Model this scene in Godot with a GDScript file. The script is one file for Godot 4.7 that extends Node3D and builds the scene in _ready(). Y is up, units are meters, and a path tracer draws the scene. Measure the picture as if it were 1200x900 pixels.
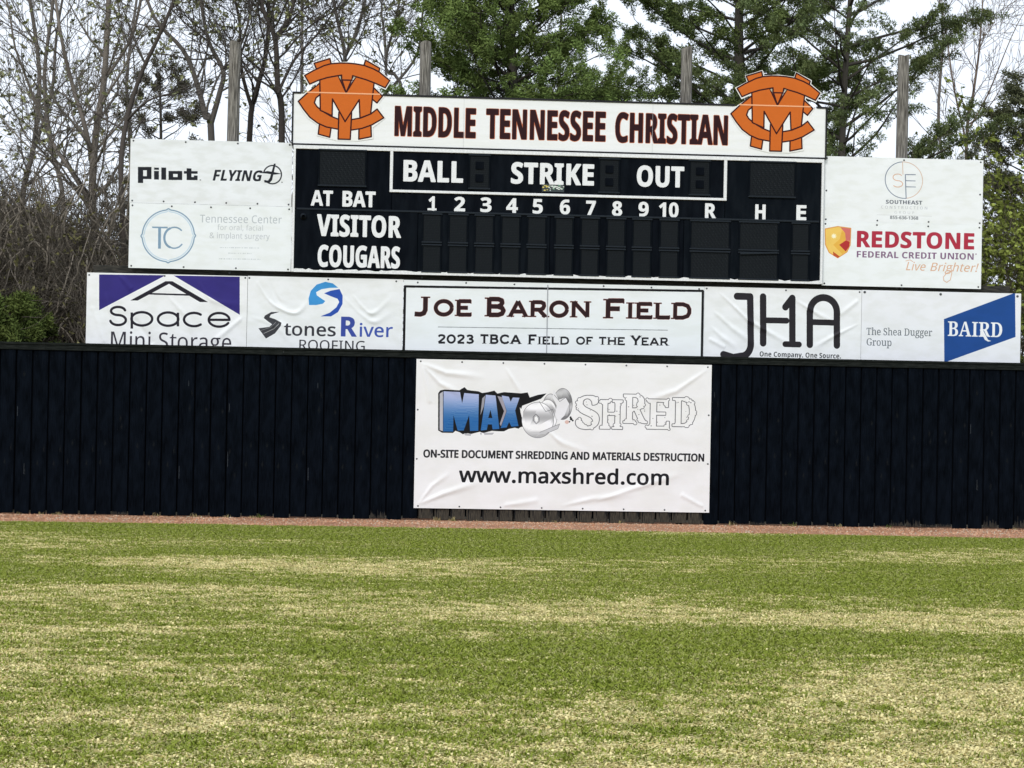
extends Node3D
# A baseball outfield seen from the infield: grass, warning track, black plank fence,
# scoreboard with advert boards on wooden poles, and the trees behind it. Metres, y up.
# The fence runs along x at z = 0; the field is towards +z, the woods towards -z.

var M := {}
var taken := {}
var fonts := {}
var rng := RandomNumberGenerator.new()

# ---------------------------------------------------------------- the place
func _ready() -> void:
	rng.seed = 20
	# camera: about eye height on the field, a long lens, tilted a degree
	var cam := Camera3D.new()
	cam.name = "camera"
	cam.fov = 15.624
	cam.near = 0.1
	cam.far = 900.0
	add_child(cam)
	var yaw := deg_to_rad(5.0)
	var pitch := deg_to_rad(0.5415)
	var roll := deg_to_rad(1.1)
	var fw := Vector3(sin(yaw) * cos(pitch), sin(pitch), -cos(yaw) * cos(pitch))
	var rt := Vector3(cos(yaw), 0, sin(yaw))
	var up := rt.cross(fw)
	cam.transform = Transform3D(Basis(rt * cos(roll) + up * sin(roll), up * cos(roll) - rt * sin(roll), -fw), Vector3(-3.486, 1.6, 39.846))
	cam.current = true
	# bright overcast sky with thin blue-grey breaks
	var sky := ProceduralSkyMaterial.new()
	sky.sky_top_color = Color(0.755, 0.79, 0.84)
	sky.sky_horizon_color = Color(0.785, 0.81, 0.845)
	sky.sky_curve = 0.2
	sky.ground_horizon_color = Color(0.55, 0.55, 0.5)
	sky.ground_bottom_color = Color(0.3, 0.3, 0.2)
	sky.sky_cover = noise_tex(0.012, 15, Color(0, 0, 0, 0), Color(0.17, 0.155, 0.135, 1.0), 1024, 5, false, 0.35, 0.7)
	var env := Environment.new()
	env.background_mode = Environment.BG_SKY
	env.sky = Sky.new()
	env.sky.sky_material = sky
	env.tonemap_mode = Environment.TONE_MAPPER_LINEAR
	env.tonemap_exposure = 1.8
	env.sdfgi_enabled = true
	env.ssao_enabled = true
	env.ssil_enabled = true
	var we := WorldEnvironment.new()
	we.name = "environment"
	we.environment = env
	add_child(we)
	# the veiled sun stands high behind the camera, a little to the side
	var sun := DirectionalLight3D.new()
	sun.name = "sun"
	sun.light_energy = 0.32
	sun.light_color = Color(1.0, 0.99, 0.975)
	sun.light_angular_distance = 16.0
	sun.shadow_enabled = true
	add_child(sun)
	sun.look_at_from_position(Vector3(-14, 26, 30), Vector3.ZERO)

	# materials
	M.board_edge = plain(Color(0.80, 0.81, 0.82), 0.6)
	M.screw = plain(Color(0.32, 0.33, 0.34), 0.5)
	M.cabinet = plain(lin(0.004, 0.005, 0.008), 0.6, 0.12)
	M.face = [patterned(lin(0.0022, 0.0035, 0.006), lin(0.0042, 0.006, 0.0095), 0.02, 41, Vector3(0.6, 0.15, 0.6), 0.6, 0.0, 0.12), patterned(lin(0.0026, 0.004, 0.0065), lin(0.0055, 0.0075, 0.011), 0.02, 42, Vector3(0.6, 0.15, 0.6), 0.6, 0.0, 0.12), patterned(lin(0.0035, 0.0055, 0.0085), lin(0.0065, 0.009, 0.0125), 0.02, 43, Vector3(0.6, 0.15, 0.6), 0.6, 0.0, 0.12)]
	M.trim = plain(lin(0.019, 0.024, 0.030), 0.6, 0.15)
	M.lamp_panel = [lamp_material(44), lamp_material(45)]
	M.leaf_dull = plain(Color.WHITE, 0.95, 0.2)
	M.leaf_dull.vertex_color_use_as_albedo = true
	M.border = patterned(lin(0.72, 0.73, 0.73), lin(0.84, 0.85, 0.85), 0.05, 46, Vector3(1, 1, 1), 0.6)
	M.paint_white = patterned(lin(0.74, 0.75, 0.76), lin(0.86, 0.87, 0.87), 0.05, 47, Vector3(2, 2, 2), 0.6)
	M.rail = patterned(lin(0.008, 0.010, 0.009), lin(0.018, 0.021, 0.019), 0.03, 48, Vector3(0.3, 2, 2), 0.7, 0.0, 0.15)
	M.pole = patterned(lin(0.085, 0.078, 0.068), lin(0.40, 0.375, 0.335), 0.03, 49, Vector3(3.0, 0.16, 3.0), 0.9, 0.8)
	M.pole_end = patterned(lin(0.2, 0.18, 0.15), lin(0.36, 0.33, 0.29), 0.05, 50, Vector3(4, 4, 4), 0.9)
	M.beam = patterned(lin(0.02, 0.02, 0.018), lin(0.06, 0.055, 0.045), 0.03, 51, Vector3(0.3, 2, 2), 0.85)
	M.leaf = plain(Color.WHITE, 0.75, 0.15)
	M.leaf.vertex_color_use_as_albedo = true
	M.leaf.backlight = Color(0.45, 0.5, 0.3)
	M.grass = plain(Color.WHITE, 0.9, 0.06)
	M.grass.vertex_color_use_as_albedo = true
	M.grass.backlight = Color(0.5, 0.52, 0.3)
	M.bark = plain(Color.WHITE, 0.9, 0.2)
	M.bark.vertex_color_use_as_albedo = true

	ground()
	fence()
	poles()
	scoreboard()
	header()
	boards()
	fence_banner()
	trees()
	grass()

# ---------------------------------------------------------------- nodes
func numbered(called: String) -> String:
	var n: int = taken.get(called, 0)
	taken[called] = n + 1
	return called if n == 0 else "%s_%03d" % [called, n]

func tag(o: Node, label: String, category: String, group := "") -> void:
	o.set_meta("label", label)
	o.set_meta("category", category)
	if group != "":
		o.set_meta("group", group)

func thing(called: String, label: String, category: String, where := Vector3.ZERO, group := "") -> Node3D:
	var o := Node3D.new()
	o.name = numbered(called)
	add_child(o)
	o.position = where
	tag(o, label, category, group)
	return o

func part(called: String, mesh: Mesh, mat: Material, parent: Node3D, where := Vector3.ZERO) -> MeshInstance3D:
	var o := MeshInstance3D.new()
	o.name = called
	o.mesh = mesh
	if mat != null:
		for k in mesh.get_surface_count():
			o.set_surface_override_material(k, mat)
	o.position = where
	parent.add_child(o, true)
	return o

func setting(called: String, mesh: Mesh, mat: Material, where := Vector3.ZERO) -> MeshInstance3D:
	var o := part(numbered(called), mesh, mat, self, where)
	o.set_meta("kind", "structure")
	return o

# ---------------------------------------------------------------- materials
func lin(r: float, g: float, b: float) -> Color:
	return Color(r, g, b).linear_to_srgb()

func plain(col: Color, rough := 0.8, spec := 0.4) -> StandardMaterial3D:
	var m := StandardMaterial3D.new()
	m.albedo_color = col
	m.roughness = rough
	m.metallic_specular = spec
	return m

func noise_tex(freq: float, sd: int, c0: Color, c1: Color, size := 512, octaves := 4, normal := false, lo := 0.25, hi := 0.75) -> NoiseTexture2D:
	var f := FastNoiseLite.new()
	f.noise_type = FastNoiseLite.TYPE_SIMPLEX_SMOOTH
	f.seed = sd
	f.frequency = freq
	f.fractal_octaves = octaves
	var t := NoiseTexture2D.new()
	t.width = size
	t.height = size
	t.seamless = true
	t.noise = f
	if normal:
		t.as_normal_map = true
		t.bump_strength = 6.0
	else:
		var g := Gradient.new()
		g.offsets = PackedFloat32Array([lo, hi])
		g.colors = PackedColorArray([c0, c1])
		t.color_ramp = g
	return t

func patterned(c0: Color, c1: Color, freq: float, sd: int, scale: Vector3, rough := 0.85, bump := 0.0, spec := 0.3) -> StandardMaterial3D:
	var m := plain(Color.WHITE, rough, spec)
	m.albedo_texture = noise_tex(freq, sd, c0, c1)
	m.uv1_triplanar = true
	m.uv1_scale = scale
	if bump > 0.0:
		m.heightmap_enabled = true
		m.heightmap_texture = noise_tex(freq * 1.5, sd + 7, Color.BLACK, Color.WHITE, 512, 5)
		m.heightmap_scale = bump
	return m

# ---------------------------------------------------------------- geometry
class Geo:
	var v := PackedVector3Array()
	var n := PackedVector3Array()
	var c := PackedColorArray()
	var i := PackedInt32Array()
	var uv := PackedVector2Array()

	func tube(pts: PackedVector3Array, rad: PackedFloat32Array, sides: int, col: Color) -> void:
		var m := pts.size()
		var d := (pts[1] - pts[0]).normalized()
		var a := d.cross(Vector3.UP if absf(d.y) < 0.9 else Vector3.RIGHT).normalized()
		var start := v.size()
		for k in m:
			d = (pts[mini(k + 1, m - 1)] - pts[maxi(k - 1, 0)]).normalized()
			a = (a - d * a.dot(d)).normalized()
			var b := d.cross(a)
			for s in sides:
				var w := TAU * s / sides
				var q := a * cos(w) + b * sin(w)
				v.append(pts[k] + q * rad[k])
				n.append(q)
				c.append(col)
		for k in m - 1:
			for s in sides:
				var p := start + k * sides + s
				var q := start + k * sides + (s + 1) % sides
				i.append_array(PackedInt32Array([p, p + sides, q, q, p + sides, q + sides]))

	func face(pts: Array, col: Color) -> void:
		var s := v.size()
		var nn: Vector3 = -(pts[1] - pts[0]).cross(pts[2] - pts[0]).normalized()
		for p in pts:
			v.append(p)
			n.append(nn)
			c.append(col)
		for k in range(1, pts.size() - 1):
			i.append_array(PackedInt32Array([s, s + k, s + k + 1]))

	func box(lo: Vector3, hi: Vector3, col := Color.WHITE) -> void:
		var p := []
		for k in 8:
			p.append(Vector3(hi.x if k & 1 else lo.x, hi.y if k & 2 else lo.y, hi.z if k & 4 else lo.z))
		for f in [[4, 6, 7, 5], [1, 3, 2, 0], [0, 2, 6, 4], [5, 7, 3, 1], [2, 3, 7, 6], [0, 4, 5, 1]]:
			face([p[f[0]], p[f[1]], p[f[2]], p[f[3]]], col)

	func mesh(into: ArrayMesh = null) -> ArrayMesh:
		var m := into if into != null else ArrayMesh.new()
		var a := []
		a.resize(Mesh.ARRAY_MAX)
		a[Mesh.ARRAY_VERTEX] = v
		a[Mesh.ARRAY_NORMAL] = n
		if c.size() == v.size():
			a[Mesh.ARRAY_COLOR] = c
		if uv.size() == v.size():
			a[Mesh.ARRAY_TEX_UV] = uv
			a[Mesh.ARRAY_TEX_UV2] = uv
		a[Mesh.ARRAY_INDEX] = i
		m.add_surface_from_arrays(Mesh.PRIMITIVE_TRIANGLES, a)
		return m

# a box with chamfered edges, centred; its front face carries a 0..1 uv
func chamfer_box(sx: float, sy: float, sz: float, ch: float) -> ArrayMesh:
	var g := Geo.new()
	var h := Vector3(sx, sy, sz) / 2.0
	var corner := func(x: int, y: int, z: int, axis: int) -> Vector3:
		var s := Vector3(x, y, z)
		var r := h - Vector3.ONE * ch
		r[axis] = h[axis]
		return s * r
	var add := func(pts: Array) -> void:
		var mid := Vector3.ZERO
		for p in pts:
			mid += p
		if (pts[1] - pts[0]).cross(pts[2] - pts[0]).dot(mid) > 0.0:
			pts.reverse()
		g.face(pts, Color.WHITE)
	for ax in 3:
		var u := (ax + 1) % 3
		var w := (ax + 2) % 3
		for s in [-1, 1]:
			var quad := []
			for q in [[-1, -1], [1, -1], [1, 1], [-1, 1]]:
				var t := Vector3i.ZERO
				t[ax] = s
				t[u] = q[0]
				t[w] = q[1]
				quad.append(corner.call(t.x, t.y, t.z, ax))
			add.call(quad)
			for s2 in [-1, 1]:
				var e := []
				for q in [[-1, ax], [1, ax], [1, u], [-1, u]]:
					var t := Vector3i.ZERO
					t[ax] = s
					t[u] = s2
					t[w] = q[0]
					e.append(corner.call(t.x, t.y, t.z, q[1]))
				add.call(e)
	for k in 8:
		var x := 1 if k & 1 else -1
		var y := 1 if k & 2 else -1
		var z := 1 if k & 4 else -1
		add.call([corner.call(x, y, z, 0), corner.call(x, y, z, 1), corner.call(x, y, z, 2)])
	for p in g.v:
		g.uv.append(Vector2(p.x / sx + 0.5, 0.5 - p.y / sy))
	return g.mesh()

# a board or banner: a front sheet that follows bend(u, v) in metres, with back and edges behind it; lower left corner at the origin
func sheet(w: float, h: float, nx: int, ny: int, bend: Callable, thick: float) -> ArrayMesh:
	var g := Geo.new()
	var z := PackedFloat32Array()
	for j in ny + 1:
		for i in nx + 1:
			z.append(bend.call(float(i) / nx, float(j) / ny))
	var at := func(i: int, j: int) -> float:
		return z[clampi(j, 0, ny) * (nx + 1) + clampi(i, 0, nx)]
	for j in ny + 1:
		for i in nx + 1:
			var dx: float = (at.call(i + 1, j) - at.call(i - 1, j)) / (2.0 * w / nx)
			var dy: float = (at.call(i, j - 1) - at.call(i, j + 1)) / (2.0 * h / ny)
			g.v.append(Vector3(w * i / nx, h * (1.0 - float(j) / ny), at.call(i, j)))
			g.n.append(Vector3(-dx, -dy, 1).normalized())
			g.uv.append(Vector2(float(i) / nx, float(j) / ny))
	for j in ny:
		for i in nx:
			var p := j * (nx + 1) + i
			g.i.append_array(PackedInt32Array([p, p + 1, p + nx + 1, p + 1, p + nx + 2, p + nx + 1]))
	var m := g.mesh()
	var e := Geo.new()
	var rim := []
	for i in nx:
		rim.append(Vector2i(i, 0))
	for j in ny:
		rim.append(Vector2i(nx, j))
	for i in nx:
		rim.append(Vector2i(nx - i, ny))
	for j in ny:
		rim.append(Vector2i(0, ny - j))
	for k in rim.size():
		var a: Vector2i = rim[k]
		var b: Vector2i = rim[(k + 1) % rim.size()]
		var pa: Vector3 = g.v[a.y * (nx + 1) + a.x]
		var pb: Vector3 = g.v[b.y * (nx + 1) + b.x]
		e.face([pb, pa, Vector3(pa.x, pa.y, -thick), Vector3(pb.x, pb.y, -thick)], Color.WHITE)
	e.face([Vector3(0, 0, -thick), Vector3(0, h, -thick), Vector3(w, h, -thick), Vector3(w, 0, -thick)], Color.WHITE)
	return e.mesh(m)

# ---------------------------------------------------------------- print on boards
func font(kind: String, bold := 0.0, slant := 0.0) -> Font:
	var key := "%s %s %s" % [kind, bold, slant]
	if not fonts.has(key):
		var s := SystemFont.new()
		s.font_names = PackedStringArray(["Droid Serif" if kind.begins_with("serif") else "Droid Sans"])
		s.font_weight = 700 if kind.ends_with("bold") else 400
		var f := FontVariation.new()
		f.base_font = s
		f.set_meta("bold", bold)
		f.variation_transform = Transform2D(Vector2(1, slant), Vector2(0, 1), Vector2.ZERO)
		fonts[key] = f
	return fonts[key]

# triangles of a line of text: x from 0 to 1 over its width, y in capital heights above the baseline
func outline(words: String, f: Font) -> PackedVector2Array:
	var caps := PackedVector2Array()
	var out := PackedVector2Array()
	for s in ["H", words]:
		var t := TextMesh.new()
		t.text = s
		t.font = f
		t.font_size = 96
		t.pixel_size = 0.01
		t.depth = 0.0
		t.curve_step = 1.0
		t.horizontal_alignment = HORIZONTAL_ALIGNMENT_LEFT
		var a := t.get_mesh_arrays()
		var v: PackedVector3Array = a[Mesh.ARRAY_VERTEX]
		var ix: PackedInt32Array = a[Mesh.ARRAY_INDEX] if a[Mesh.ARRAY_INDEX] != null else PackedInt32Array()
		var dst := PackedVector2Array()
		if ix.size() > 0:
			for k in ix:
				dst.append(Vector2(v[k].x, v[k].y))
		else:
			for p in v:
				dst.append(Vector2(p.x, p.y))
		if s == "H" and caps.is_empty():
			caps = dst
		if s == words:
			out = dst
	var lo := caps[0].y
	var hi := caps[0].y
	for p in caps:
		lo = minf(lo, p.y)
		hi = maxf(hi, p.y)
	var x0 := out[0].x
	var x1 := x0
	for p in out:
		x0 = minf(x0, p.x)
		x1 = maxf(x1, p.x)
	for k in out.size():
		out[k] = Vector2((out[k].x - x0) / (x1 - x0), (out[k].y - lo) / (hi - lo))
	return out

# a sheet of artwork: art units run from its corners tl, tr and bl
class Art:
	var im: Image
	var to_px: Transform2D
	var unit := 1.0
	var up := Vector2.UP
	var ink: Callable
	var inked := false

	func _init(tl: Vector2, tr: Vector2, bl: Vector2, wide: int, ground: Color) -> void:
		var high := int(roundf(wide * (bl - tl).length() / (tr - tl).length()))
		im = Image.create_empty(wide * 2, high * 2, false, Image.FORMAT_RGB8)
		im.fill(ground)
		to_px = Transform2D(0, Vector2(wide * 2, high * 2), 0, Vector2.ZERO) * Transform2D(tr - tl, bl - tl, tl).affine_inverse()
		unit = wide * 2 / (tr - tl).length()
		up = (tl - bl).normalized()

	func raw(a: Vector2, b: Vector2, c: Vector2, col: Color) -> void:
		var y0 := maxi(0, int(ceilf(minf(a.y, minf(b.y, c.y)) - 0.5)))
		var y1 := mini(im.get_height() - 1, int(floorf(maxf(a.y, maxf(b.y, c.y)) - 0.5)))
		for y in range(y0, y1 + 1):
			var yy := y + 0.5
			var l := 1e9
			var r := -1e9
			for e in 3:
				var p := a if e == 0 else (b if e == 1 else c)
				var q := b if e == 0 else (c if e == 1 else a)
				if (p.y <= yy and q.y > yy) or (q.y <= yy and p.y > yy):
					var x := p.x + (yy - p.y) / (q.y - p.y) * (q.x - p.x)
					l = minf(l, x)
					r = maxf(r, x)
			var i0 := int(ceilf(l - 0.5))
			var i1 := int(ceilf(r - 0.5))
			if i1 > i0:
				im.fill_rect(Rect2i(i0, y, i1 - i0, 1), ink.call(Vector2(i0, y)) if inked else col)

	func poly(pts: PackedVector2Array, col: Color) -> void:
		var q := to_px * pts
		var t := Geometry2D.triangulate_polygon(q)
		for k in range(0, t.size(), 3):
			raw(q[t[k]], q[t[k + 1]], q[t[k + 2]], col)

	func disc(at: Vector2, rx: float, ry: float, col: Color) -> void:
		var pts := PackedVector2Array()
		for k in 40:
			pts.append(at + Vector2(cos(TAU * k / 40) * rx, sin(TAU * k / 40) * ry))
		poly(pts, col)

	func line(pts: PackedVector2Array, width: float, col: Color, rounded := true) -> void:
		for k in pts.size() - 1:
			var d := (pts[k + 1] - pts[k]).normalized().orthogonal() * width / 2
			var q := to_px * PackedVector2Array([pts[k] + d, pts[k + 1] + d, pts[k + 1] - d, pts[k] - d])
			raw(q[0], q[1], q[2], col)
			raw(q[0], q[2], q[3], col)
		for k in pts.size():
			if rounded or (k > 0 and k < pts.size() - 1):
				disc(pts[k], width / 2, width / 2, col)

	func letters(tris: PackedVector2Array, p0: Vector2, p1: Vector2, cap: float, col: Color) -> void:
		for k in range(0, tris.size() - 2, 3):
			var q := PackedVector2Array()
			for s in 3:
				q.append(to_px * (p0 + (p1 - p0) * tris[k + s].x + up * cap * tris[k + s].y))
			raw(q[0], q[1], q[2], col)

	func done() -> ImageTexture:
		im.resize(im.get_width() / 2, im.get_height() / 2, Image.INTERPOLATE_BILINEAR)
		return ImageTexture.create_from_image(im)

func write(a: Art, words: String, f: Font, x0: float, y0: float, x1: float, y1: float, cap: float, col: Color) -> void:
	heavy(a, outline(words, f), f, Vector2(x0, y0), Vector2(x1, y1), cap, col)

# strokes made heavier by printing the outline round a small circle
func heavy(a: Art, tris: PackedVector2Array, f: Font, p0: Vector2, p1: Vector2, cap: float, col: Color) -> void:
	var bold: float = f.get_meta("bold")
	var r := 0.045 * bold * cap
	if bold <= 0.0:
		a.letters(tris, p0, p1, cap, col)
		return
	var dx := (p1 - p0).normalized() * r
	for k in 8:
		var w := TAU * k / 8.0
		var d := Vector2(cos(w), sin(w)) * r
		a.letters(tris, p0 + d + dx, p1 + d - dx, cap, col)

# points given as a flat list in the units of an enlargement: origin o, magnification k
func pts(o: Vector2, k: float, flat: Array) -> PackedVector2Array:
	var out := PackedVector2Array()
	for i in range(0, flat.size(), 2):
		out.append(o + Vector2(flat[i], flat[i + 1]) / k)
	return out

func arc(cx: float, cy: float, rx: float, ry: float, a0: float, a1: float, n := 24) -> Array:
	var out := []
	for i in n + 1:
		var w := deg_to_rad(lerpf(a0, a1, float(i) / n))
		out.append_array([cx + cos(w) * rx, cy + sin(w) * ry])
	return out

func printed(t: Texture2D, rough := 0.5, dirt := 0.5, sd := 1) -> StandardMaterial3D:
	var m := plain(Color.WHITE, rough, 0.3)
	m.albedo_texture = t
	m.texture_repeat = false
	m.detail_enabled = true
	m.detail_blend_mode = BaseMaterial3D.BLEND_MODE_MUL
	m.detail_uv_layer = BaseMaterial3D.DETAIL_UV_1
	var lo := 1.0 - 0.05 * dirt
	m.detail_albedo = noise_tex(0.012, sd, Color(lo, lo, lo * 0.99), Color.WHITE, 512, 6, false, 0.2, 0.6)
	return m

# ---------------------------------------------------------------- boards with their artwork
const WHITE := Color(0.93, 0.935, 0.94)

func folds(list: Array, w: float, h: float, soft: float, sd: int) -> Callable:
	var f := FastNoiseLite.new()
	f.seed = sd
	f.frequency = 0.9
	f.fractal_octaves = 3
	var smooth := []
	for s in list:
		var c := Curve2D.new()
		var flat_list: Array = s[0]
		var n := flat_list.size() / 2
		for k in n:
			var here := Vector2(flat_list[k * 2] * w, flat_list[k * 2 + 1] * h)
			var before := Vector2(flat_list[maxi(0, k - 1) * 2] * w, flat_list[maxi(0, k - 1) * 2 + 1] * h)
			var after := Vector2(flat_list[mini(n - 1, k + 1) * 2] * w, flat_list[mini(n - 1, k + 1) * 2 + 1] * h)
			var bow := (after - before) / 6.0 + ((after - before).orthogonal() * 0.04 if n == 2 else Vector2.ZERO)
			c.add_point(here, -bow, bow)
		smooth.append([c.tessellate(3, 6.0), s[1], s[2] * 0.95])
	return func(u: float, v: float) -> float:
		var p := Vector2(u * w, v * h)
		var z := soft * (f.get_noise_2d(p.x * 1.3, p.y * 1.3) + 0.1 * f.get_noise_2d(p.x * 4.0 + 50.0, p.y * 3.0))
		for s in smooth:
			var path: PackedVector2Array = s[0]
			var near := 1e9
			var along := 0.0
			for k in path.size() - 1:
				var a := path[k]
				var b := path[k + 1]
				var t := clampf((p - a).dot(b - a) / (b - a).length_squared(), 0.0, 1.0)
				var q := p.distance_to(a.lerp(b, t))
				if q < near:
					near = q
					along = (k + t) / (path.size() - 1)
			var d: float = near / (s[1] * (0.7 + 0.9 * along))
			if d < 3.0:
				z += s[2] * exp(-d * d) * sin(PI * clampf(along, 0.0, 1.0) * 0.9 + 0.2)
		var rim := minf(minf(u, 1.0 - u) * w, minf(v, 1.0 - v) * h)
		return z * smoothstep(0.0, 0.08, rim) + 0.004

func screws(list: Array, parent: Node3D, r := 0.014, z := 0.006) -> void:
	var g := Geo.new()
	for p in list:
		g.tube(PackedVector3Array([Vector3(p[0], p[1], z - 0.012), Vector3(p[0], p[1], z), Vector3(p[0], p[1], z + 0.004)]), PackedFloat32Array([r, r, r * 0.5]), 7, Color.WHITE)
		g.face([Vector3(p[0] - r * 0.5, p[1] - r * 0.5, z + 0.004), Vector3(p[0] - r * 0.5, p[1] + r * 0.5, z + 0.004), Vector3(p[0] + r * 0.5, p[1] + r * 0.5, z + 0.004), Vector3(p[0] + r * 0.5, p[1] - r * 0.5, z + 0.004)], Color.WHITE)
	var o := part("screw_heads", g.mesh(), M.screw, parent)
	o.set_meta("kind", "stuff")

# lower left corner at (x, y, z); the mesh's first surface is the print, the second its back and edges
func sign_board(called: String, label: String, category: String, at: Vector3, w: float, h: float, art: Art, bend: Callable, nx: int, ny: int, thick: float, rough: float, dirt: float, part_name: String, group := "") -> Node3D:
	var t := thing(called, label, category, at, group)
	var m := sheet(w, h, nx, ny, bend, thick)
	var o := part(part_name, m, null, t)
	o.set_surface_override_material(0, printed(art.done(), rough, dirt, int(at.x * 37.0) + 400))
	o.set_surface_override_material(1, M.board_edge)
	return t

func edge_screws(w: float, h: float, top: int, bottom: int) -> Array:
	var out := []
	for k in top:
		out.append([lerpf(0.04, w - 0.04, float(k) / maxi(1, top - 1)), h - 0.03])
	for k in bottom:
		out.append([lerpf(0.04, w - 0.04, float(k) / maxi(1, bottom - 1)), 0.03])
	return out

func boards() -> void:
	var ink := Color(0.12, 0.13, 0.16)
	var a: Art
	var o: Vector2
	var k: float
	var t: Node3D
	# --- bold black lettering with a winged J
	a = Art.new(Vector2(153, 162), Vector2(343, 168), Vector2(151.5, 237.5), 900, Color(0.91, 0.925, 0.93))
	o = Vector2(90, 150)
	k = 4.615
	for q in [[330, 210, 358, 297], [330, 210, 403, 228], [378, 210, 403, 275], [350, 260, 403, 276], [417, 232, 443, 279], [417, 214, 443, 226], [456, 214, 482, 280], [495, 233, 569, 249], [495, 266, 569, 282], [495, 233, 520, 282], [544, 233, 569, 282], [593, 219, 619, 283], [578, 234, 652, 248], [593, 266, 652, 283], [632, 258, 652, 283]]:
		a.poly(pts(o, k, [q[0], q[1], q[2], q[1] + 1, q[2], q[3] + 1, q[0], q[3]]), ink)
	a.disc(o + Vector2(667, 283) / k, 0.9, 0.9, Color(0.6, 0.61, 0.62))
	write(a, "FLYING", font("sans bold", 0.3, 0.22), 249, 211.9, 307.5, 213.2, 12.4, ink)
	a.line(pts(o, k, arc(1058, 256, 49, 50, -160, 140)), 1.5, ink)
	a.poly(pts(o, k, [1066, 196, 1076, 196, 1056, 286, 1040, 303, 1015, 298, 1012, 286, 1034, 288, 1044, 274]), ink)
	a.poly(pts(o, k, [985, 246, 1030, 236, 1066, 242, 1110, 252, 1066, 256, 1030, 250]), ink)
	a.disc(o + Vector2(1110, 298) / k, 0.8, 0.8, Color(0.5, 0.5, 0.5))
	t = sign_board("advert_board", "white board with bold black lettering and a winged J circle, above the round monogram board", "sign", Vector3(-5.5, 4.468, -0.5), 2.31, 0.918, a, folds([[[0.02, 0.35, 0.32, 0.05], 0.05, -0.004], [[0.6, 0.9, 0.75, 0.98], 0.06, 0.006]], 2.31, 0.918, 0.006, 11), 40, 18, 0.02, 0.42, 0.7, "panel")
	screws(edge_screws(2.31, 0.918, 4, 6), t)
	# --- round monogram
	a = Art.new(Vector2(152, 238), Vector2(342, 244), Vector2(151, 314.5), 900, Color(0.92, 0.935, 0.94))
	o = Vector2(155, 240)
	k = 6.316
	var blue := Color(0.50, 0.61, 0.70)
	for q in [[192, 9.0, blue], [178, 9.0, Color(0.78, 0.85, 0.9)]]:
		var ring := []
		for s in 193:
			var w := TAU * s / 192.0
			var r: float = q[0] * (1.0 + 0.05 * pow(absf(cos(2.0 * w)), 160.0))
			ring.append_array([267 + cos(w) * r, 235 + sin(w) * r])
		a.line(pts(o, k, ring), q[1] / k, q[2])
	a.poly(pts(o, k, [145, 165, 262, 168, 262, 180, 150, 176]), blue)
	a.poly(pts(o, k, [192, 172, 213, 172, 213, 330, 192, 330]), blue)
	a.line(pts(o, k, arc(312, 250, 72, 78, 40, 315)), 1.7, blue)
	a.line(pts(o, k, arc(300, 250, 62, 74, 110, 250)), 2.6, blue)
	var pale := Color(0.72, 0.745, 0.76)
	write(a, "Tennessee Center", font("sans", -0.1), 234, 261.6, 330, 263.6, 9.0, pale)
	write(a, "for oral, facial", font("sans", -0.1), 254.5, 270.6, 308, 272, 6.2, Color(0.76, 0.78, 0.79))
	write(a, "& implant surgery", font("sans", -0.1), 245.5, 280.3, 316, 282.2, 6.6, Color(0.74, 0.76, 0.775))
	for q in [[258, 291.5, 304], [268, 298, 295], [257, 304.8, 305]]:
		var x: float = q[0]
		while x < q[2]:
			var step := rng.randf_range(1.2, 3.6)
			a.line(PackedVector2Array([Vector2(x, q[1] + (x - 258) * 0.02), Vector2(x + step * 0.35, q[1] + (x - 258) * 0.02)]), rng.randf_range(0.6, 1.2), Color(0.78, 0.8, 0.81))
			x += step
	t = sign_board("advert_board", "white board with pale blue TC monogram in a round frame", "sign", Vector3(-5.495, 3.535, -0.497), 2.315, 0.93, a, folds([], 2.315, 0.925, 0.005, 12), 40, 18, 0.02, 0.45, 0.4, "panel")
	screws(edge_screws(2.315, 0.925, 5, 4), t)
	# --- SE circle
	a = Art.new(Vector2(967, 183), Vector2(1153, 187), Vector2(963, 260.5), 900, Color(0.925, 0.935, 0.94))
	o = Vector2(955, 185)
	k = 5.805
	var slate := Color(0.42, 0.47, 0.55)
	var tan := Color(0.82, 0.7, 0.62)
	a.line(pts(o, k, arc(603, 152, 127, 126, -95, 88, 40)), 0.8, tan)
	a.line(pts(o, k, arc(603, 152, 127, 126, 85, 268, 40)), 0.9, slate)
	a.line(pts(o, k, [598, 27, 598, 112]), 0.8, tan)
	var ess := arc(562, 133, 32, 23, -35, -265, 16)
	ess.append_array(arc(560, 178, 34, 22, -85, 145, 16))
	a.line(pts(o, k, ess), 1.0, Color(0.84, 0.68, 0.58))
	a.line(pts(o, k, [614, 278, 614, 114, 682, 114]), 1.0, slate)
	a.line(pts(o, k, [616, 156, 680, 157]), 0.9, slate)
	a.line(pts(o, k, [616, 198, 680, 199]), 0.9, slate)
	write(a, "SOUTHEAST", font("sans bold", 0.1), 1036.8, 239.2, 1079.4, 240.2, 4.4, Color(0.36, 0.38, 0.42))
	write(a, "C O N S T R U C T I O N", font("sans"), 1031, 245, 1085, 246, 3.3, Color(0.72, 0.73, 0.75))
	write(a, "G R O U P", font("sans"), 1046.5, 251, 1069.5, 251.5, 3.0, Color(0.76, 0.77, 0.78))
	a.line(PackedVector2Array([Vector2(1026, 252.5), Vector2(1090, 254)]), 0.4, Color(0.8, 0.8, 0.8))
	write(a, "855-636-1368", font("sans bold"), 1041, 257.4, 1074, 258.2, 3.8, Color(0.42, 0.44, 0.46))
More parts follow.
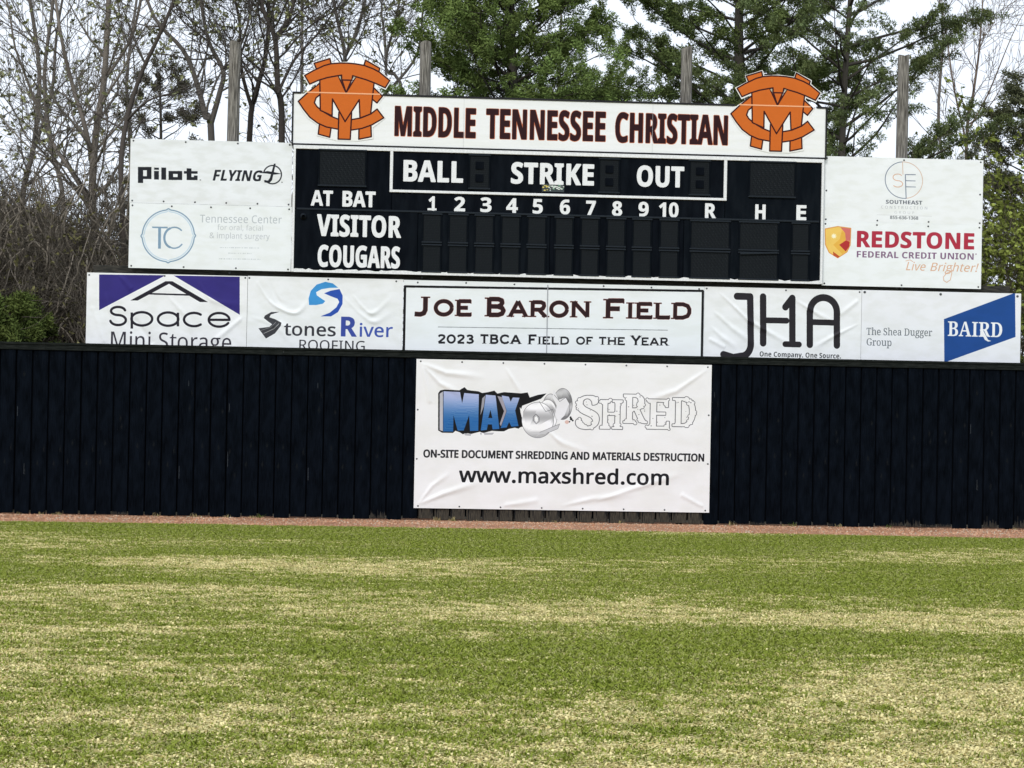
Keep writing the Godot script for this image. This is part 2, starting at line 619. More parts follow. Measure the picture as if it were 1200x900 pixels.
	t = sign_board("advert_board", "white board with thin SE circle emblem, above the red lettered board", "sign", Vector3(4.562, 4.453, -0.5), 2.372, 0.955, a, folds([[[0.72, 0.02, 0.8, 0.14], 0.05, 0.006], [[0.1, 0.98, 0.9, 0.99], 0.03, 0.006]], 2.372, 0.955, 0.006, 13), 40, 18, 0.02, 0.42, 0.45, "panel")
	screws(edge_screws(2.372, 0.955, 3, 4) + [[2.33, 0.45], [0.04, 0.45]], t)
	# --- red lettering with a shield
	a = Art.new(Vector2(963.5, 261), Vector2(1150, 265), Vector2(962, 335.5), 1000, Color(0.925, 0.94, 0.945))
	a.poly(pts(o, k, [62, 490, 150, 473, 242, 485, 238, 600, 215, 650, 150, 692, 90, 655, 64, 600]), Color(0.86, 0.6, 0.32))
	a.poly(pts(o, k, [68, 495, 150, 479, 236, 490, 232, 598, 210, 645, 150, 685, 95, 650, 70, 598]), Color(0.93, 0.78, 0.40))
	a.poly(pts(o, k, [168, 482, 236, 490, 234, 575, 205, 570, 200, 520]), Color(0.82, 0.45, 0.42))
	a.poly(pts(o, k, [160, 600, 205, 570, 232, 578, 228, 610, 205, 645]), Color(0.70, 0.2, 0.2))
	a.poly(pts(o, k, [118, 645, 165, 680, 150, 688, 120, 672]), Color(0.75, 0.33, 0.18))
	a.poly(pts(o, k, [178, 500, 200, 520, 205, 570, 160, 600, 205, 645, 180, 662, 120, 600, 165, 560]), Color(0.90, 0.70, 0.30))
	for s in 8:
		var w := TAU * s / 8.0
		a.line(pts(o, k, [124, 541, 124 + cos(w) * 17, 541 + sin(w) * 17]), 1.0, Color(0.98, 0.93, 0.7))
	a.disc(o + Vector2(124, 541) / k, 2.0, 2.0, Color(0.99, 0.97, 0.86))
	write(a, "REDSTONE", font("sans bold", 0.5), 1003, 290.6, 1140.6, 293, 18.3, Color(0.68, 0.19, 0.27))
	write(a, "FEDERAL CREDIT UNION", font("sans bold", -0.15), 1003, 302.8, 1140, 305.2, 7.3, Color(0.5, 0.38, 0.5))
	a.disc(o + Vector2(1090, 660) / k, 0.8, 0.8, Color(0.6, 0.5, 0.6))
	var gold := Color(0.84, 0.66, 0.54)
	write(a, "Live", font("sans", -0.35, 0.25), 1060.5, 317.6, 1083.5, 318.2, 9.6, gold)
	write(a, "Brighter!", font("sans", -0.35, 0.25), 1089, 318.4, 1146, 319.6, 9.6, gold)
	a.line(pts(o, k, [918, 745, 925, 790, 915, 835, 890, 852, 870, 840, 868, 815, 890, 790, 935, 770]), 0.8, gold)
	a.line(pts(o, k, [612, 708, 640, 700, 660, 712]), 0.7, gold)
	t = sign_board("advert_board", "white board with large red capitals and a yellow shield", "sign", Vector3(4.557, 3.515, -0.497), 2.372, 0.937, a, folds([], 2.372, 0.932, 0.005, 14), 40, 18, 0.02, 0.42, 0.4, "panel")
	screws(edge_screws(2.372, 0.932, 4, 3), t)
	lower_row()

func lower_row() -> void:
	var a: Art
	var o := Vector2(90, 300)
	var k := 4.615
	var t: Node3D
	var dark := Color(0.13, 0.12, 0.16)
	var purple := Color(0.20, 0.17, 0.47)
	# --- purple gable banner
	a = Art.new(Vector2(102, 320), Vector2(290, 323.5), Vector2(100, 417), 1000, WHITE)
	a.poly(pts(o, k, [120, 103, 478, 106, 120, 296]), purple)
	a.poly(pts(o, k, [522, 107, 880, 112, 880, 318]), purple)
	a.poly(pts(o, k, [288, 243, 478, 138, 515, 138, 708, 250, 664, 250, 497, 152, 328, 243]), dark)
	a.line(pts(o, k, [385, 206, 612, 212]), 1.9, dark, false)
	var sw := 2.9
	var s := arc(222, 300, 38, 22, -10, -265, 18)
	s.append_array(arc(222, 349, 42, 27, -90, 170, 18))
	a.line(pts(o, k, s), sw, dark)
	a.line(pts(o, k, arc(350, 342, 56, 36, 0, 360, 36)), sw, dark)
	a.line(pts(o, k, [296, 308, 296, 395]), sw, dark, false)
	a.line(pts(o, k, arc(492, 343, 55, 36, 0, 360, 36)), sw, dark)
	a.line(pts(o, k, [545, 308, 545, 382]), sw, dark, false)
	a.line(pts(o, k, arc(632, 345, 54, 36, 48, 312, 30)), sw, dark)
	a.line(pts(o, k, arc(768, 346, 56, 37, 28, 360, 32) + [712, 346]), sw, dark)
	write(a, "Mini Storage", font("sans", -0.45), 129.5, 408.6, 270.5, 411.2, 19.5, Color(0.2, 0.19, 0.23))
	t = sign_board("advert_banner", "creased white banner with purple triangles around a black gable", "banner", Vector3(-6.078, 2.27, -0.5), 2.283, 1.185, a, folds([[[0.12, 0.25, 0.16, 0.5, 0.3, 0.8], 0.024, 0.012], [[0.5, 0.25, 0.62, 0.5, 0.68, 0.75], 0.03, 0.012], [[0.7, 0.1, 0.78, 0.3, 0.95, 0.35], 0.028, 0.014], [[0.97, 0.5, 0.8, 0.8], 0.03, 0.012], [[0.3, 0.55, 0.42, 0.85], 0.03, -0.012], [[0.03, 0.4, 0.12, 0.85], 0.03, 0.01], [[0.2, 0.02, 0.28, 0.2], 0.03, 0.012]], 2.283, 1.185, 0.007, 21), 170, 88, 0.012, 0.48, 0.5, "sheet")
	screws([[0.03, 1.15], [1.1, 1.16], [2.25, 1.16]], t)
	# --- river banner
	a = Art.new(Vector2(290.5, 323.5), Vector2(474, 327), Vector2(288, 421), 1000, Color(0.925, 0.93, 0.935))
	o = Vector2(285, 320)
	k = 6.316
	a.poly(pts(o, k, [487, 238, 484, 190, 500, 132, 545, 85, 610, 64, 665, 76, 705, 108, 640, 110, 580, 120, 540, 142, 545, 165, 580, 190, 608, 208, 590, 228, 540, 238]), Color(0.25, 0.58, 0.83))
	a.poly(pts(o, k, [600, 150, 650, 130, 715, 118, 738, 168, 736, 230, 702, 290, 650, 322, 572, 322, 640, 295, 690, 255, 712, 215, 700, 190, 650, 172]), Color(0.17, 0.32, 0.68))
	a.poly(pts(o, k, [268, 289, 205, 291, 158, 318, 150, 336, 180, 360, 212, 382, 192, 401, 110, 412, 165, 488, 232, 450, 275, 395, 281, 370, 236, 345, 192, 330, 202, 310]), Color(0.24, 0.24, 0.26))
	a.line(pts(o, k, [150, 450, 225, 415, 262, 378]), 0.8, Color(0.6, 0.6, 0.6))
	a.line(pts(o, k, [130, 428, 205, 402, 240, 365]), 0.5, Color(0.55, 0.55, 0.55))
	write(a, "tones", font("sans", 0.45), 332.3, 393.3, 393.3, 394.3, 14.6, Color(0.2, 0.2, 0.23))
	write(a, "R", font("sans bold", 0.2), 399.3, 394.4, 418.2, 394.8, 23, Color(0.23, 0.3, 0.62))
	write(a, "iver", font("sans", 0.4), 421.5, 394.6, 460.7, 395.2, 15.2, Color(0.25, 0.34, 0.66))
	write(a, "ROOFING", font("sans", 0.05), 350.2, 410.4, 427.5, 411.9, 11.8, Color(0.17, 0.17, 0.2))
	t = sign_board("advert_banner", "white banner with scalloped folds and a blue river globe", "banner", Vector3(-3.79, 2.27, -0.5), 2.235, 1.19, a, folds([[[0.06, 0.08, 0.14, 0.3, 0.25, 0.42, 0.33, 0.42, 0.4, 0.25], 0.024, 0.02], [[0.62, 0.24, 0.72, 0.42, 0.82, 0.52, 0.94, 0.38], 0.03, 0.016], [[0.68, 0.22, 0.8, 0.42, 0.93, 0.2], 0.024, 0.018], [[0.04, 0.5, 0.2, 0.62, 0.3, 0.85], 0.03, 0.01], [[0.15, 0.1, 0.2, 0.3, 0.28, 0.36], 0.03, -0.012], [[0.2, 0.55, 0.3, 0.68], 0.03, 0.012]], 2.235, 1.19, 0.007, 22), 170, 88, 0.012, 0.48, 0.5, "sheet")
	screws([[0.02, 1.16], [1.15, 1.165], [2.13, 1.16]], t)
	# --- framed field name
	a = Art.new(Vector2(475, 327), Vector2(825, 338.5), Vector2(473, 421), 1600, Color(0.92, 0.935, 0.945))
	o = Vector2(480, 320)
	k = 3.3333
	var edge := Color(0.05, 0.05, 0.06)
	a.line(PackedVector2Array([Vector2(475, 334.6), Vector2(824, 343.4)]), 2.6, edge, false)
	a.line(PackedVector2Array([Vector2(823.2, 343), Vector2(821.6, 425)]), 2.8, edge, false)
	a.line(PackedVector2Array([Vector2(476.2, 334), Vector2(474.2, 425)]), 3.0, edge, false)
	var rim := Color(0.62, 0.38, 0.33)
	var fill := Color(0.17, 0.09, 0.10)
	for pass_no in 2:
		for q in [["J", 22, 80, 160, 161, 71], ["OE", 97, 243, 161.5, 164, 60], ["B", 298, 376, 165.5, 167, 70], ["ARON", 386, 703, 168, 174.5, 60], ["F", 758, 835, 178, 179.5, 72], ["IELD", 846, 1100, 180, 185, 60]]:
			engraved(a, q[0], o + Vector2(q[1], q[3]) / k, o + Vector2(q[2], q[4]) / k, q[5] / k, fill if pass_no else rim, 0.0 if pass_no else 0.65)
	a.line(pts(o, k, [115, 205, 1005, 227.5]), 0.7, Color(0.45, 0.46, 0.48))
	for q in [["2023", 112, 252, 267, 270, 33], ["TBCA", 276, 434, 270, 273.5, 34], ["F", 462, 494, 275, 275.5, 36], ["IELD", 500, 622, 275.5, 278, 29], ["OF", 648, 713, 278, 279.5, 29], ["THE", 736, 838, 280, 282.5, 29], ["Y", 862, 900, 283, 284, 36], ["EAR", 902, 1008, 284, 286.5, 29]]:
		engraved(a, q[0], o + Vector2(q[1], q[3]) / k, o + Vector2(q[2], q[4]) / k, q[5] / k, Color(0.11, 0.11, 0.13), 0.0)
	t = thing("field_name_sign", "black framed white sign naming the field, in wide maroon capitals", "sign", Vector3(-1.55, 2.27, -0.495))
	var m := sheet(4.378, 1.185, 70, 20, folds([], 4.378, 1.185, 0.005, 23), 0.02)
	var pan := part("panel", m, null, t)
	pan.set_surface_override_material(0, printed(a.done(), 0.42, 0.35, 95))
	pan.set_surface_override_material(1, M.board_edge)
	var seam := Geo.new()
	seam.box(Vector3(2.08, 0.0, 0.004), Vector3(2.092, 1.16, 0.011))
	part("joint_strip", seam.mesh(), plain(Color(0.62, 0.63, 0.65), 0.4), t)
	screws([[0.2, 1.15], [0.9, 1.16], [1.6, 1.155], [2.086, 1.12], [2.9, 1.16], [3.6, 1.155], [4.3, 1.15]], t)
	# --- rounded black strokes
	a = Art.new(Vector2(824.5, 338), Vector2(1010, 340.5), Vector2(822, 427), 1000, Color(0.925, 0.93, 0.94))
	o = Vector2(820, 310)
	k = 3.158
	var coal := Color(0.15, 0.14, 0.16)
	var b := 7.6
	a.line(pts(o, k, [134, 121, 183, 122, 184, 285] + arc(150, 285, 34, 42, 0, 90, 10) + [118, 332, 82, 322]), b, coal)
	a.line(pts(o, k, [231, 122, 230, 282]), b, coal)
	a.line(pts(o, k, [231, 203, 318, 204]), 6.4, coal)
	a.line(pts(o, k, [314, 157, 340, 126, 339, 284]), b, coal)
	a.line(pts(o, k, [312, 285, 364, 286]), 6.4, coal)
	a.line(pts(o, k, [404, 286, 405, 172] + arc(456, 172, 50, 49, 180, 360, 16) + [505, 288]), b, coal)
	a.line(pts(o, k, [404, 208, 505, 210]), 6.4, coal)
	write(a, "One Company. One Source.", font("sans bold", -0.1), 888.6, 413.8, 984.6, 415.6, 5.4, Color(0.2, 0.21, 0.22))
	t = sign_board("advert_banner", "creased white banner with thick rounded black initials", "banner", Vector3(2.832, 2.27, -0.5), 2.322, 1.188, a, folds([[[0.1, 0.08, 0.28, 0.4, 0.58, 0.72], 0.024, 0.02], [[0.06, 0.3, 0.18, 0.5, 0.34, 0.72], 0.03, 0.016], [[0.05, 0.5, 0.12, 0.62, 0.22, 0.75], 0.03, 0.014], [[0.98, 0.42, 0.8, 0.6, 0.7, 0.72], 0.024, 0.014], [[0.58, 0.14, 0.7, 0.28, 0.82, 0.4], 0.024, 0.016], [[0.98, 0.12, 0.86, 0.32], 0.03, 0.012], [[0.03, 0.64, 0.14, 0.74], 0.025, 0.012]], 2.322, 1.188, 0.007, 24), 170, 88, 0.012, 0.46, 0.5, "sheet")
	screws([[0.03, 1.16], [1.2, 1.16], [2.29, 1.16]], t)
	# --- blue parallelogram
	a = Art.new(Vector2(1010.5, 340.5), Vector2(1197, 343.5), Vector2(1008, 427), 1000, Color(0.91, 0.92, 0.935))
	a.poly(pts(o, k, [903, 193, 1168, 103, 1168, 252, 903, 339]), Color(0.11, 0.29, 0.56))
	var grey := Color(0.36, 0.39, 0.42)
	write(a, "The Shea Dugger", font("serif", 0.1), 1015.2, 388.2, 1091.8, 389.2, 7.4, grey)
	write(a, "Group", font("serif", 0.1), 1015.2, 399.4, 1044.2, 400, 7.4, grey)
	write(a, "BAIRD", font("serif bold", 0.0), 1110.2, 389, 1174, 390.2, 15.6, Color(0.93, 0.94, 0.95))
	a.poly(pts(o, k, [1035, 228, 1047, 228, 1066, 262, 1078, 266, 1066, 268, 1054, 262]), Color(0.93, 0.94, 0.95))
	t = sign_board("advert_board", "flat white board with a blue parallelogram and grey serif words", "sign", Vector3(5.158, 2.27, -0.497), 2.375, 1.192, a, folds([], 2.375, 1.192, 0.005, 25), 40, 18, 0.02, 0.42, 0.4, "panel")
	screws([[0.04, 1.16], [1.17, 1.155], [2.32, 1.15]], t, 0.02)

# wide capitals with tiny spurs; glyphs in a box one capital high
const SPUR := {
	"J": [0.62, [[0.46, 1, 0.46, 0.3, 0.4, 0.13, 0.26, 0.06, 0.02, 0.08]], [0.46, 1]],
	"O": [1.0, [[]], []],
	"E": [0.78, [[0.14, 0, 0.14, 1], [0.14, 0.93, 0.74, 0.93], [0.14, 0.51, 0.6, 0.51], [0.14, 0.07, 0.76, 0.07]], [0.14, 1, 0.14, 0, -0.74, 0.9, -0.76, 0.1]],
	"B": [0.84, [[0.14, 0, 0.14, 1], [0.14, 0.93, 0.52, 0.93, 0.66, 0.86, 0.68, 0.73, 0.62, 0.59, 0.5, 0.53, 0.14, 0.53], [0.5, 0.53, 0.68, 0.45, 0.74, 0.3, 0.68, 0.14, 0.52, 0.07, 0.14, 0.07]], [0.14, 1, 0.14, 0]],
	"A": [0.98, [[0.08, 0, 0.48, 0.98], [0.48, 0.98, 0.9, 0], [0.25, 0.32, 0.72, 0.32]], [0.1, 0, 0.88, 0]],
	"R": [0.88, [[0.14, 0, 0.14, 1], [0.14, 0.93, 0.56, 0.93, 0.7, 0.85, 0.72, 0.69, 0.66, 0.53, 0.52, 0.45, 0.14, 0.45], [0.46, 0.45, 0.8, 0.0]], [0.14, 1, 0.14, 0, 0.8, 0]],
	"N": [0.98, [[0.14, 0, 0.14, 1], [0.14, 0.98, 0.84, 0.04], [0.84, 0, 0.84, 1]], [0.14, 1, 0.14, 0, 0.84, 1]],
	"F": [0.74, [[0.14, 0, 0.14, 1], [0.14, 0.93, 0.72, 0.93], [0.14, 0.5, 0.58, 0.5]], [0.14, 1, 0.14, 0, -0.72, 0.9]],
	"I": [0.3, [[0.15, 0, 0.15, 1]], [0.15, 1, 0.15, 0]],
	"L": [0.72, [[0.14, 0, 0.14, 1], [0.14, 0.07, 0.7, 0.07]], [0.14, 1, 0.14, 0, -0.7, 0.1]],
	"D": [0.92, [[0.14, 0, 0.14, 1], [0.14, 0.93, 0.5, 0.93, 0.72, 0.82, 0.8, 0.62, 0.8, 0.38, 0.72, 0.18, 0.5, 0.07, 0.14, 0.07]], [0.14, 1, 0.14, 0]],
	"T": [0.82, [[0.41, 0, 0.41, 1], [0.04, 0.93, 0.78, 0.93]], [0.41, 0, -0.05, 0.9, -0.77, 0.9]],
	"H": [0.94, [[0.14, 0, 0.14, 1], [0.8, 0, 0.8, 1], [0.14, 0.52, 0.8, 0.52]], [0.14, 1, 0.14, 0, 0.8, 1, 0.8, 0]],
	"C": [0.94, [[0.84, 0.78, 0.7, 0.9, 0.48, 0.94, 0.26, 0.86, 0.13, 0.66, 0.12, 0.4, 0.24, 0.16, 0.46, 0.06, 0.7, 0.1, 0.86, 0.24]], [-0.85, 0.8]],
	"Y": [0.9, [[0.06, 1, 0.45, 0.45], [0.84, 1, 0.45, 0.45], [0.45, 0, 0.45, 0.45]], [0.08, 1, 0.82, 1, 0.45, 0]],
	"2": [0.78, [[0.1, 0.76, 0.2, 0.9, 0.4, 0.94, 0.6, 0.88, 0.66, 0.72, 0.58, 0.56, 0.1, 0.08], [0.1, 0.07, 0.72, 0.07]], []],
	"0": [0.86, [[]], []],
	"3": [0.76, [[0.1, 0.82, 0.3, 0.93, 0.54, 0.9, 0.62, 0.74, 0.54, 0.58, 0.3, 0.52], [0.3, 0.52, 0.58, 0.46, 0.68, 0.28, 0.58, 0.12, 0.34, 0.06, 0.08, 0.14]], []],
}

func engraved(a: Art, words: String, p0: Vector2, p1: Vector2, cap: float, col: Color, grow: float) -> void:
	var total := 0.0
	for ch in words:
		total += SPUR[ch][0]
	total += 0.10 * (words.length() - 1)
	var ex := (p1 - p0) / total
	var ey := a.up * cap
	var x := 0.0
	for ch in words:
		var d: Array = SPUR[ch]
		var w := cap * 0.235 + grow
		for path in d[1]:
			var q := PackedVector2Array()
			if path.is_empty():
				for k in 25:
					q.append(p0 + ex * (x + d[0] * (0.5 + 0.40 * cos(TAU * k / 24.0))) + ey * (0.5 + 0.43 * sin(TAU * k / 24.0)))
			else:
				for k in range(0, path.size(), 2):
					q.append(p0 + ex * (x + path[k]) + ey * path[k + 1])
			a.line(q, w, col, false)
		for k in range(0, d[2].size(), 2):
			var sx: float = d[2][k]
			if sx >= 0.0:
				var at: Vector2 = p0 + ex * (x + sx) + ey * (d[2][k + 1] * 0.96 + 0.02)
				a.line(PackedVector2Array([at - ex * 0.19, at + ex * 0.19]), cap * 0.055 + grow, col, false)
			else:
				var at: Vector2 = p0 + ex * (x - sx) + ey * d[2][k + 1]
				a.line(PackedVector2Array([at - ey * 0.12, at + ey * 0.12]), cap * 0.055 + grow, col, false)
		x += d[0] + 0.10

# ---------------------------------------------------------------- banner on the fence
func fence_banner() -> void:
	var a := Art.new(Vector2(488, 421), Vector2(834.3, 427), Vector2(485, 595), 1900, Color(0.925, 0.925, 0.925))
	var o := Vector2(505, 440)
	var k := 7.06
	var black := Color(0.07, 0.07, 0.08)
	a.poly(pts(o, k, [58, 150, 75, 125, 110, 118, 232, 124, 250, 112, 275, 98, 296, 120, 330, 126, 390, 132, 420, 146, 470, 138, 520, 126, 545, 150, 600, 138, 660, 142, 740, 148, 795, 140, 812, 182, 880, 160, 950, 148, 905, 192, 750, 250, 735, 300, 765, 420, 735, 428, 720, 440, 690, 432, 640, 442, 600, 462, 560, 462, 500, 458, 430, 476, 400, 466, 330, 484, 300, 478, 260, 486, 235, 470, 200, 458, 180, 476, 90, 474, 58, 455]), black)
	for q in [[270, 478, 330, 485, 325, 500, 280, 496], [400, 478, 420, 470, 412, 496], [430, 474, 520, 474, 505, 490, 440, 492]]:
		a.poly(pts(o, k, q), Color(0.7, 0.7, 0.72))
	a.poly(pts(o, k, [70, 152, 97, 134, 97, 462, 70, 452]), Color(0.72, 0.72, 0.75))
	a.poly(pts(o, k, [545, 170, 585, 180, 620, 295, 575, 420, 565, 400, 600, 295]), Color(0.62, 0.6, 0.64))
	a.poly(pts(o, k, [420, 190, 445, 165, 432, 260, 405, 330]), Color(0.6, 0.6, 0.63))
	var y_top: float = (a.to_px * (o + Vector2(300, 140) / k)).y
	var y_low: float = (a.to_px * (o + Vector2(300, 460) / k)).y
	a.inked = true
	a.ink = func(p: Vector2) -> Color:
		var f := clampf((p.y - y_top) / (y_low - y_top), 0.0, 1.0)
		var c := Color(0.66, 0.70, 0.85).lerp(Color(0.11, 0.36, 0.62), smoothstep(0.0, 0.8, f))
		return c.lightened(0.12) if (int(p.x / 7.0) + int(p.y / 7.0)) % 2 == 0 else c
	a.poly(pts(o, k, [102, 132, 237, 138, 255, 230, 272, 146, 392, 156, 388, 458, 320, 460, 312, 330, 268, 456, 218, 456, 184, 330, 182, 464, 100, 464]), black)
	a.poly(pts(o, k, [450, 160, 530, 166, 562, 442, 506, 446, 500, 405, 468, 405, 458, 450, 408, 456]), black)
	a.poly(pts(o, k, [580, 166, 640, 176, 655, 216, 672, 182, 728, 184, 692, 290, 720, 418, 662, 424, 642, 385, 622, 430, 572, 436, 622, 295]), black)
	a.inked = false
	a.poly(pts(o, k, [488, 285, 504, 352, 470, 352]), black)
	# shredder discs
	var line := Color(0.35, 0.35, 0.37)
	for q in [[1085, 235, 78, 128, 0.62], [985, 275, 66, 122, 0.7], [960, 330, 78, 130, 0.82], [878, 368, 130, 146, 0.84]]:
		a.disc(o + Vector2(q[0], q[1]) / k, q[2] / k + 0.45, q[3] / k + 0.45, line)
		var top := a.to_px * (o + Vector2(q[0], q[1] - q[3]) / k)
		var bot := a.to_px * (o + Vector2(q[0], q[1] + q[3]) / k)
		var base: float = q[4]
		a.inked = true
		a.ink = func(p: Vector2) -> Color:
			var f := (p.y - top.y) / (bot.y - top.y) + 0.06 * sin(p.x * 0.02)
			var c := clampf(base + 0.16 * sin(f * 11.0 + 0.6), 0.35, 0.97)
			return Color(c, c, c * 1.01)
		a.disc(o + Vector2(q[0], q[1]) / k, q[2] / k, q[3] / k, line)
		a.inked = false
	a.poly(pts(o, k, [1010, 112, 1050, 200, 1110, 180, 1140, 230, 1100, 330, 1050, 380, 1020, 330, 1035, 250, 1000, 180]), Color(0.9, 0.9, 0.91))
	a.line(pts(o, k, [1015, 160, 1060, 215, 1110, 180, 1145, 240, 1140, 300]), 0.45, line)
	a.line(pts(o, k, [890, 215, 945, 298, 1000, 280, 1020, 330]), 0.5, line)
	a.poly(pts(o, k, [730, 262, 760, 300, 752, 360, 736, 300]), Color(0.93, 0.93, 0.93))
	a.poly(pts(o, k, [862, 505, 895, 470, 1060, 400, 1045, 440, 960, 475, 890, 490]), Color(0.78, 0.78, 0.79))
	a.line(pts(o, k, [895, 470, 1060, 400, 1045, 440, 960, 475]), 0.4, line)
	a.line(pts(o, k, [840, 345, 862, 318, 890, 345, 890, 380, 866, 400, 842, 372, 840, 345]), 0.6, line)
	a.poly(pts(o, k, [852, 350, 866, 335, 880, 352, 880, 374, 866, 386, 854, 370]), Color(0.95, 0.95, 0.95))
	for q in [[1155, 360, 1.6], [1168, 372, 1.1], [1150, 345, 1.2], [1140, 382, 1.0]]:
		a.disc(o + Vector2(q[0], q[1]) / k, q[2], q[2] * 0.9, black)
	a.disc(o + Vector2(1120, 385) / k, 2.4, 2.2, Color(0.85, 0.72, 0.68))
	# outlined letters, the third one raised
	o = Vector2(665, 440)
	var thin := Color(0.36, 0.36, 0.38)
	for q in [["S", 62, 255, 438, 270], ["H", 262, 450, 440, 240], ["R", 457, 655, 392, 238], ["E", 652, 838, 440, 246], ["D", 866, 1055, 418, 236]]:
		var p0 := o + Vector2(q[1], q[3]) / k
		var p1 := o + Vector2(q[2], q[3] + 3) / k
		var cap: float = q[4] / k
		var body := outline(q[0], font("serif bold", 0.0))
		for s in 10:
			var w := TAU * s / 10.0
			a.letters(body, p0 + Vector2(cos(w), sin(w)) * 0.9, p1 + Vector2(cos(w), sin(w)) * 0.9, cap, thin)
		# ragged, chewed edges: small knobs on the outline
		var knobs := []
		for s in 16:
			var pick: Vector2 = body[rng.randi_range(0, body.size() - 1)]
			var at: Vector2 = p0 + (p1 - p0) * pick.x + a.up * cap * pick.y
			knobs.append([at, rng.randf_range(1.0, 1.9)])
			a.disc(at, knobs[s][1] + 0.75, knobs[s][1] + 0.6, thin)
		a.letters(body, p0, p1, cap, Color(0.93, 0.93, 0.93))
		for kn in knobs:
			a.disc(kn[0], kn[1], kn[1] - 0.15, Color(0.93, 0.93, 0.93))
		for s in 9:
			var at := p0.lerp(p1, rng.randf_range(0.1, 0.9)) + a.up * cap * rng.randf_range(0.05, 0.95)
			a.disc(at, rng.randf_range(0.35, 0.75), rng.randf_range(0.35, 0.7), thin)
	write(a, "ON-SITE DOCUMENT SHREDDING AND MATERIALS DESTRUCTION", font("sans", 1.3), 496, 535.6, 825.4, 540.4, 8.4, Color(0.14, 0.14, 0.16))
	write(a, "www.maxshred.com", font("sans", 0.8), 537.4, 564.4, 783.6, 568.2, 16.6, Color(0.08, 0.08, 0.1))
	var list := [[[0.02, 0.03, 0.1, 0.09, 0.22, 0.11], 0.03, 0.02], [[0.02, 0.04, 0.08, 0.16, 0.16, 0.24], 0.026, 0.018], [[0.02, 0.05, 0.05, 0.3], 0.024, 0.012], [[0.3, 0.05, 0.33, 0.14, 0.36, 0.24], 0.024, 0.014], [[0.45, 0.47, 0.5, 0.55, 0.58, 0.6], 0.026, 0.018], [[0.02, 0.97, 0.1, 0.9, 0.22, 0.82], 0.03, 0.02], [[0.02, 0.96, 0.06, 0.85, 0.12, 0.76], 0.024, 0.014], [[0.5, 0.97, 0.6, 0.92, 0.75, 0.88], 0.03, 0.014], [[0.62, 0.93, 0.75, 0.84, 0.9, 0.74], 0.03, 0.016], [[0.98, 0.04, 0.88, 0.18, 0.78, 0.25], 0.03, 0.016], [[0.98, 0.96, 0.9, 0.88], 0.024, 0.012], [[0.3, 0.98, 0.42, 0.93], 0.03, 0.012]]
	var t := sign_board("shredder_banner", "big white vinyl banner with blue block letters, tacked to the black plank fence", "banner", Vector3(-1.373, 0.186, 0.03), 4.247, 2.122, a, folds(list, 4.247, 2.122, 0.006, 31), 270, 135, 0.012, 0.5, 0.35, "sheet")
	var g := []
	for s in 8:
		g.append([0.06 + s * 0.59, 2.09])
		g.append([0.06 + s * 0.59, 0.03])
	for s in [0.7, 1.4]:
		g.append([0.03, s])
		g.append([4.215, s])
	screws(g, t, 0.013)

# ---------------------------------------------------------------- scoreboard
func emblem_art() -> Art:
	# art units: enlargement of the left emblem
	var a := Art.new(Vector2(30, 40), Vector2(930, 40), Vector2(30, 830), 700, Color(0.93, 0.93, 0.92))
	var rim := Color(0.22, 0.05, 0.05)
	var orange := Color(0.80, 0.405, 0.13)
	var shapes := [
		[208, 122, 350, 75, 364, 135, 232, 180], [672, 80, 803, 150, 790, 200, 655, 140],
		[268, 660, 374, 690, 362, 788, 258, 762], [625, 690, 732, 660, 738, 772, 625, 798],
		[262, 300, 150, 395, 72, 470, 120, 540, 180, 612, 250, 662, 330, 695, 440, 713, 470, 713, 470, 622, 432, 620, 370, 597, 290, 552, 240, 512, 218, 478, 232, 434, 272, 400],
		[740, 318, 832, 402, 783, 465, 730, 425],
		[530, 715, 560, 716, 650, 700, 740, 665, 848, 598, 785, 520, 730, 565, 640, 605, 560, 621, 530, 622],
		[440, 560, 556, 560, 548, 802, 438, 802],
		[440, 200, 575, 200, 502, 380],
		[262, 260, 425, 222, 502, 380, 592, 226, 754, 272, 728, 566, 632, 606, 622, 440, 498, 642, 380, 440, 380, 592, 272, 546],
		[125, 235, 200, 190, 300, 140, 360, 122, 440, 113, 510, 112, 580, 116, 660, 128, 740, 155, 800, 185, 895, 258, 855, 325, 760, 285, 680, 257, 600, 236, 558, 224, 552, 266, 460, 266, 458, 222, 420, 229, 330, 248, 250, 275, 172, 312],
	]
	for s in shapes:
		var p := pts(Vector2.ZERO, 1.0, s)
		var loop := PackedVector2Array(p)
		loop.append(p[0])
		a.poly(p, orange)
		a.line(loop, 13.0, rim)
	a.poly(pts(Vector2.ZERO, 1.0, [470, 235, 545, 235, 545, 258, 470, 258]), orange)
	a.poly(pts(Vector2.ZERO, 1.0, [432, 238, 452, 232, 452, 262]), Color(0.7, 0.7, 0.62))
	a.poly(pts(Vector2.ZERO, 1.0, [565, 232, 585, 236, 566, 262]), Color(0.7, 0.7, 0.62))
	return a

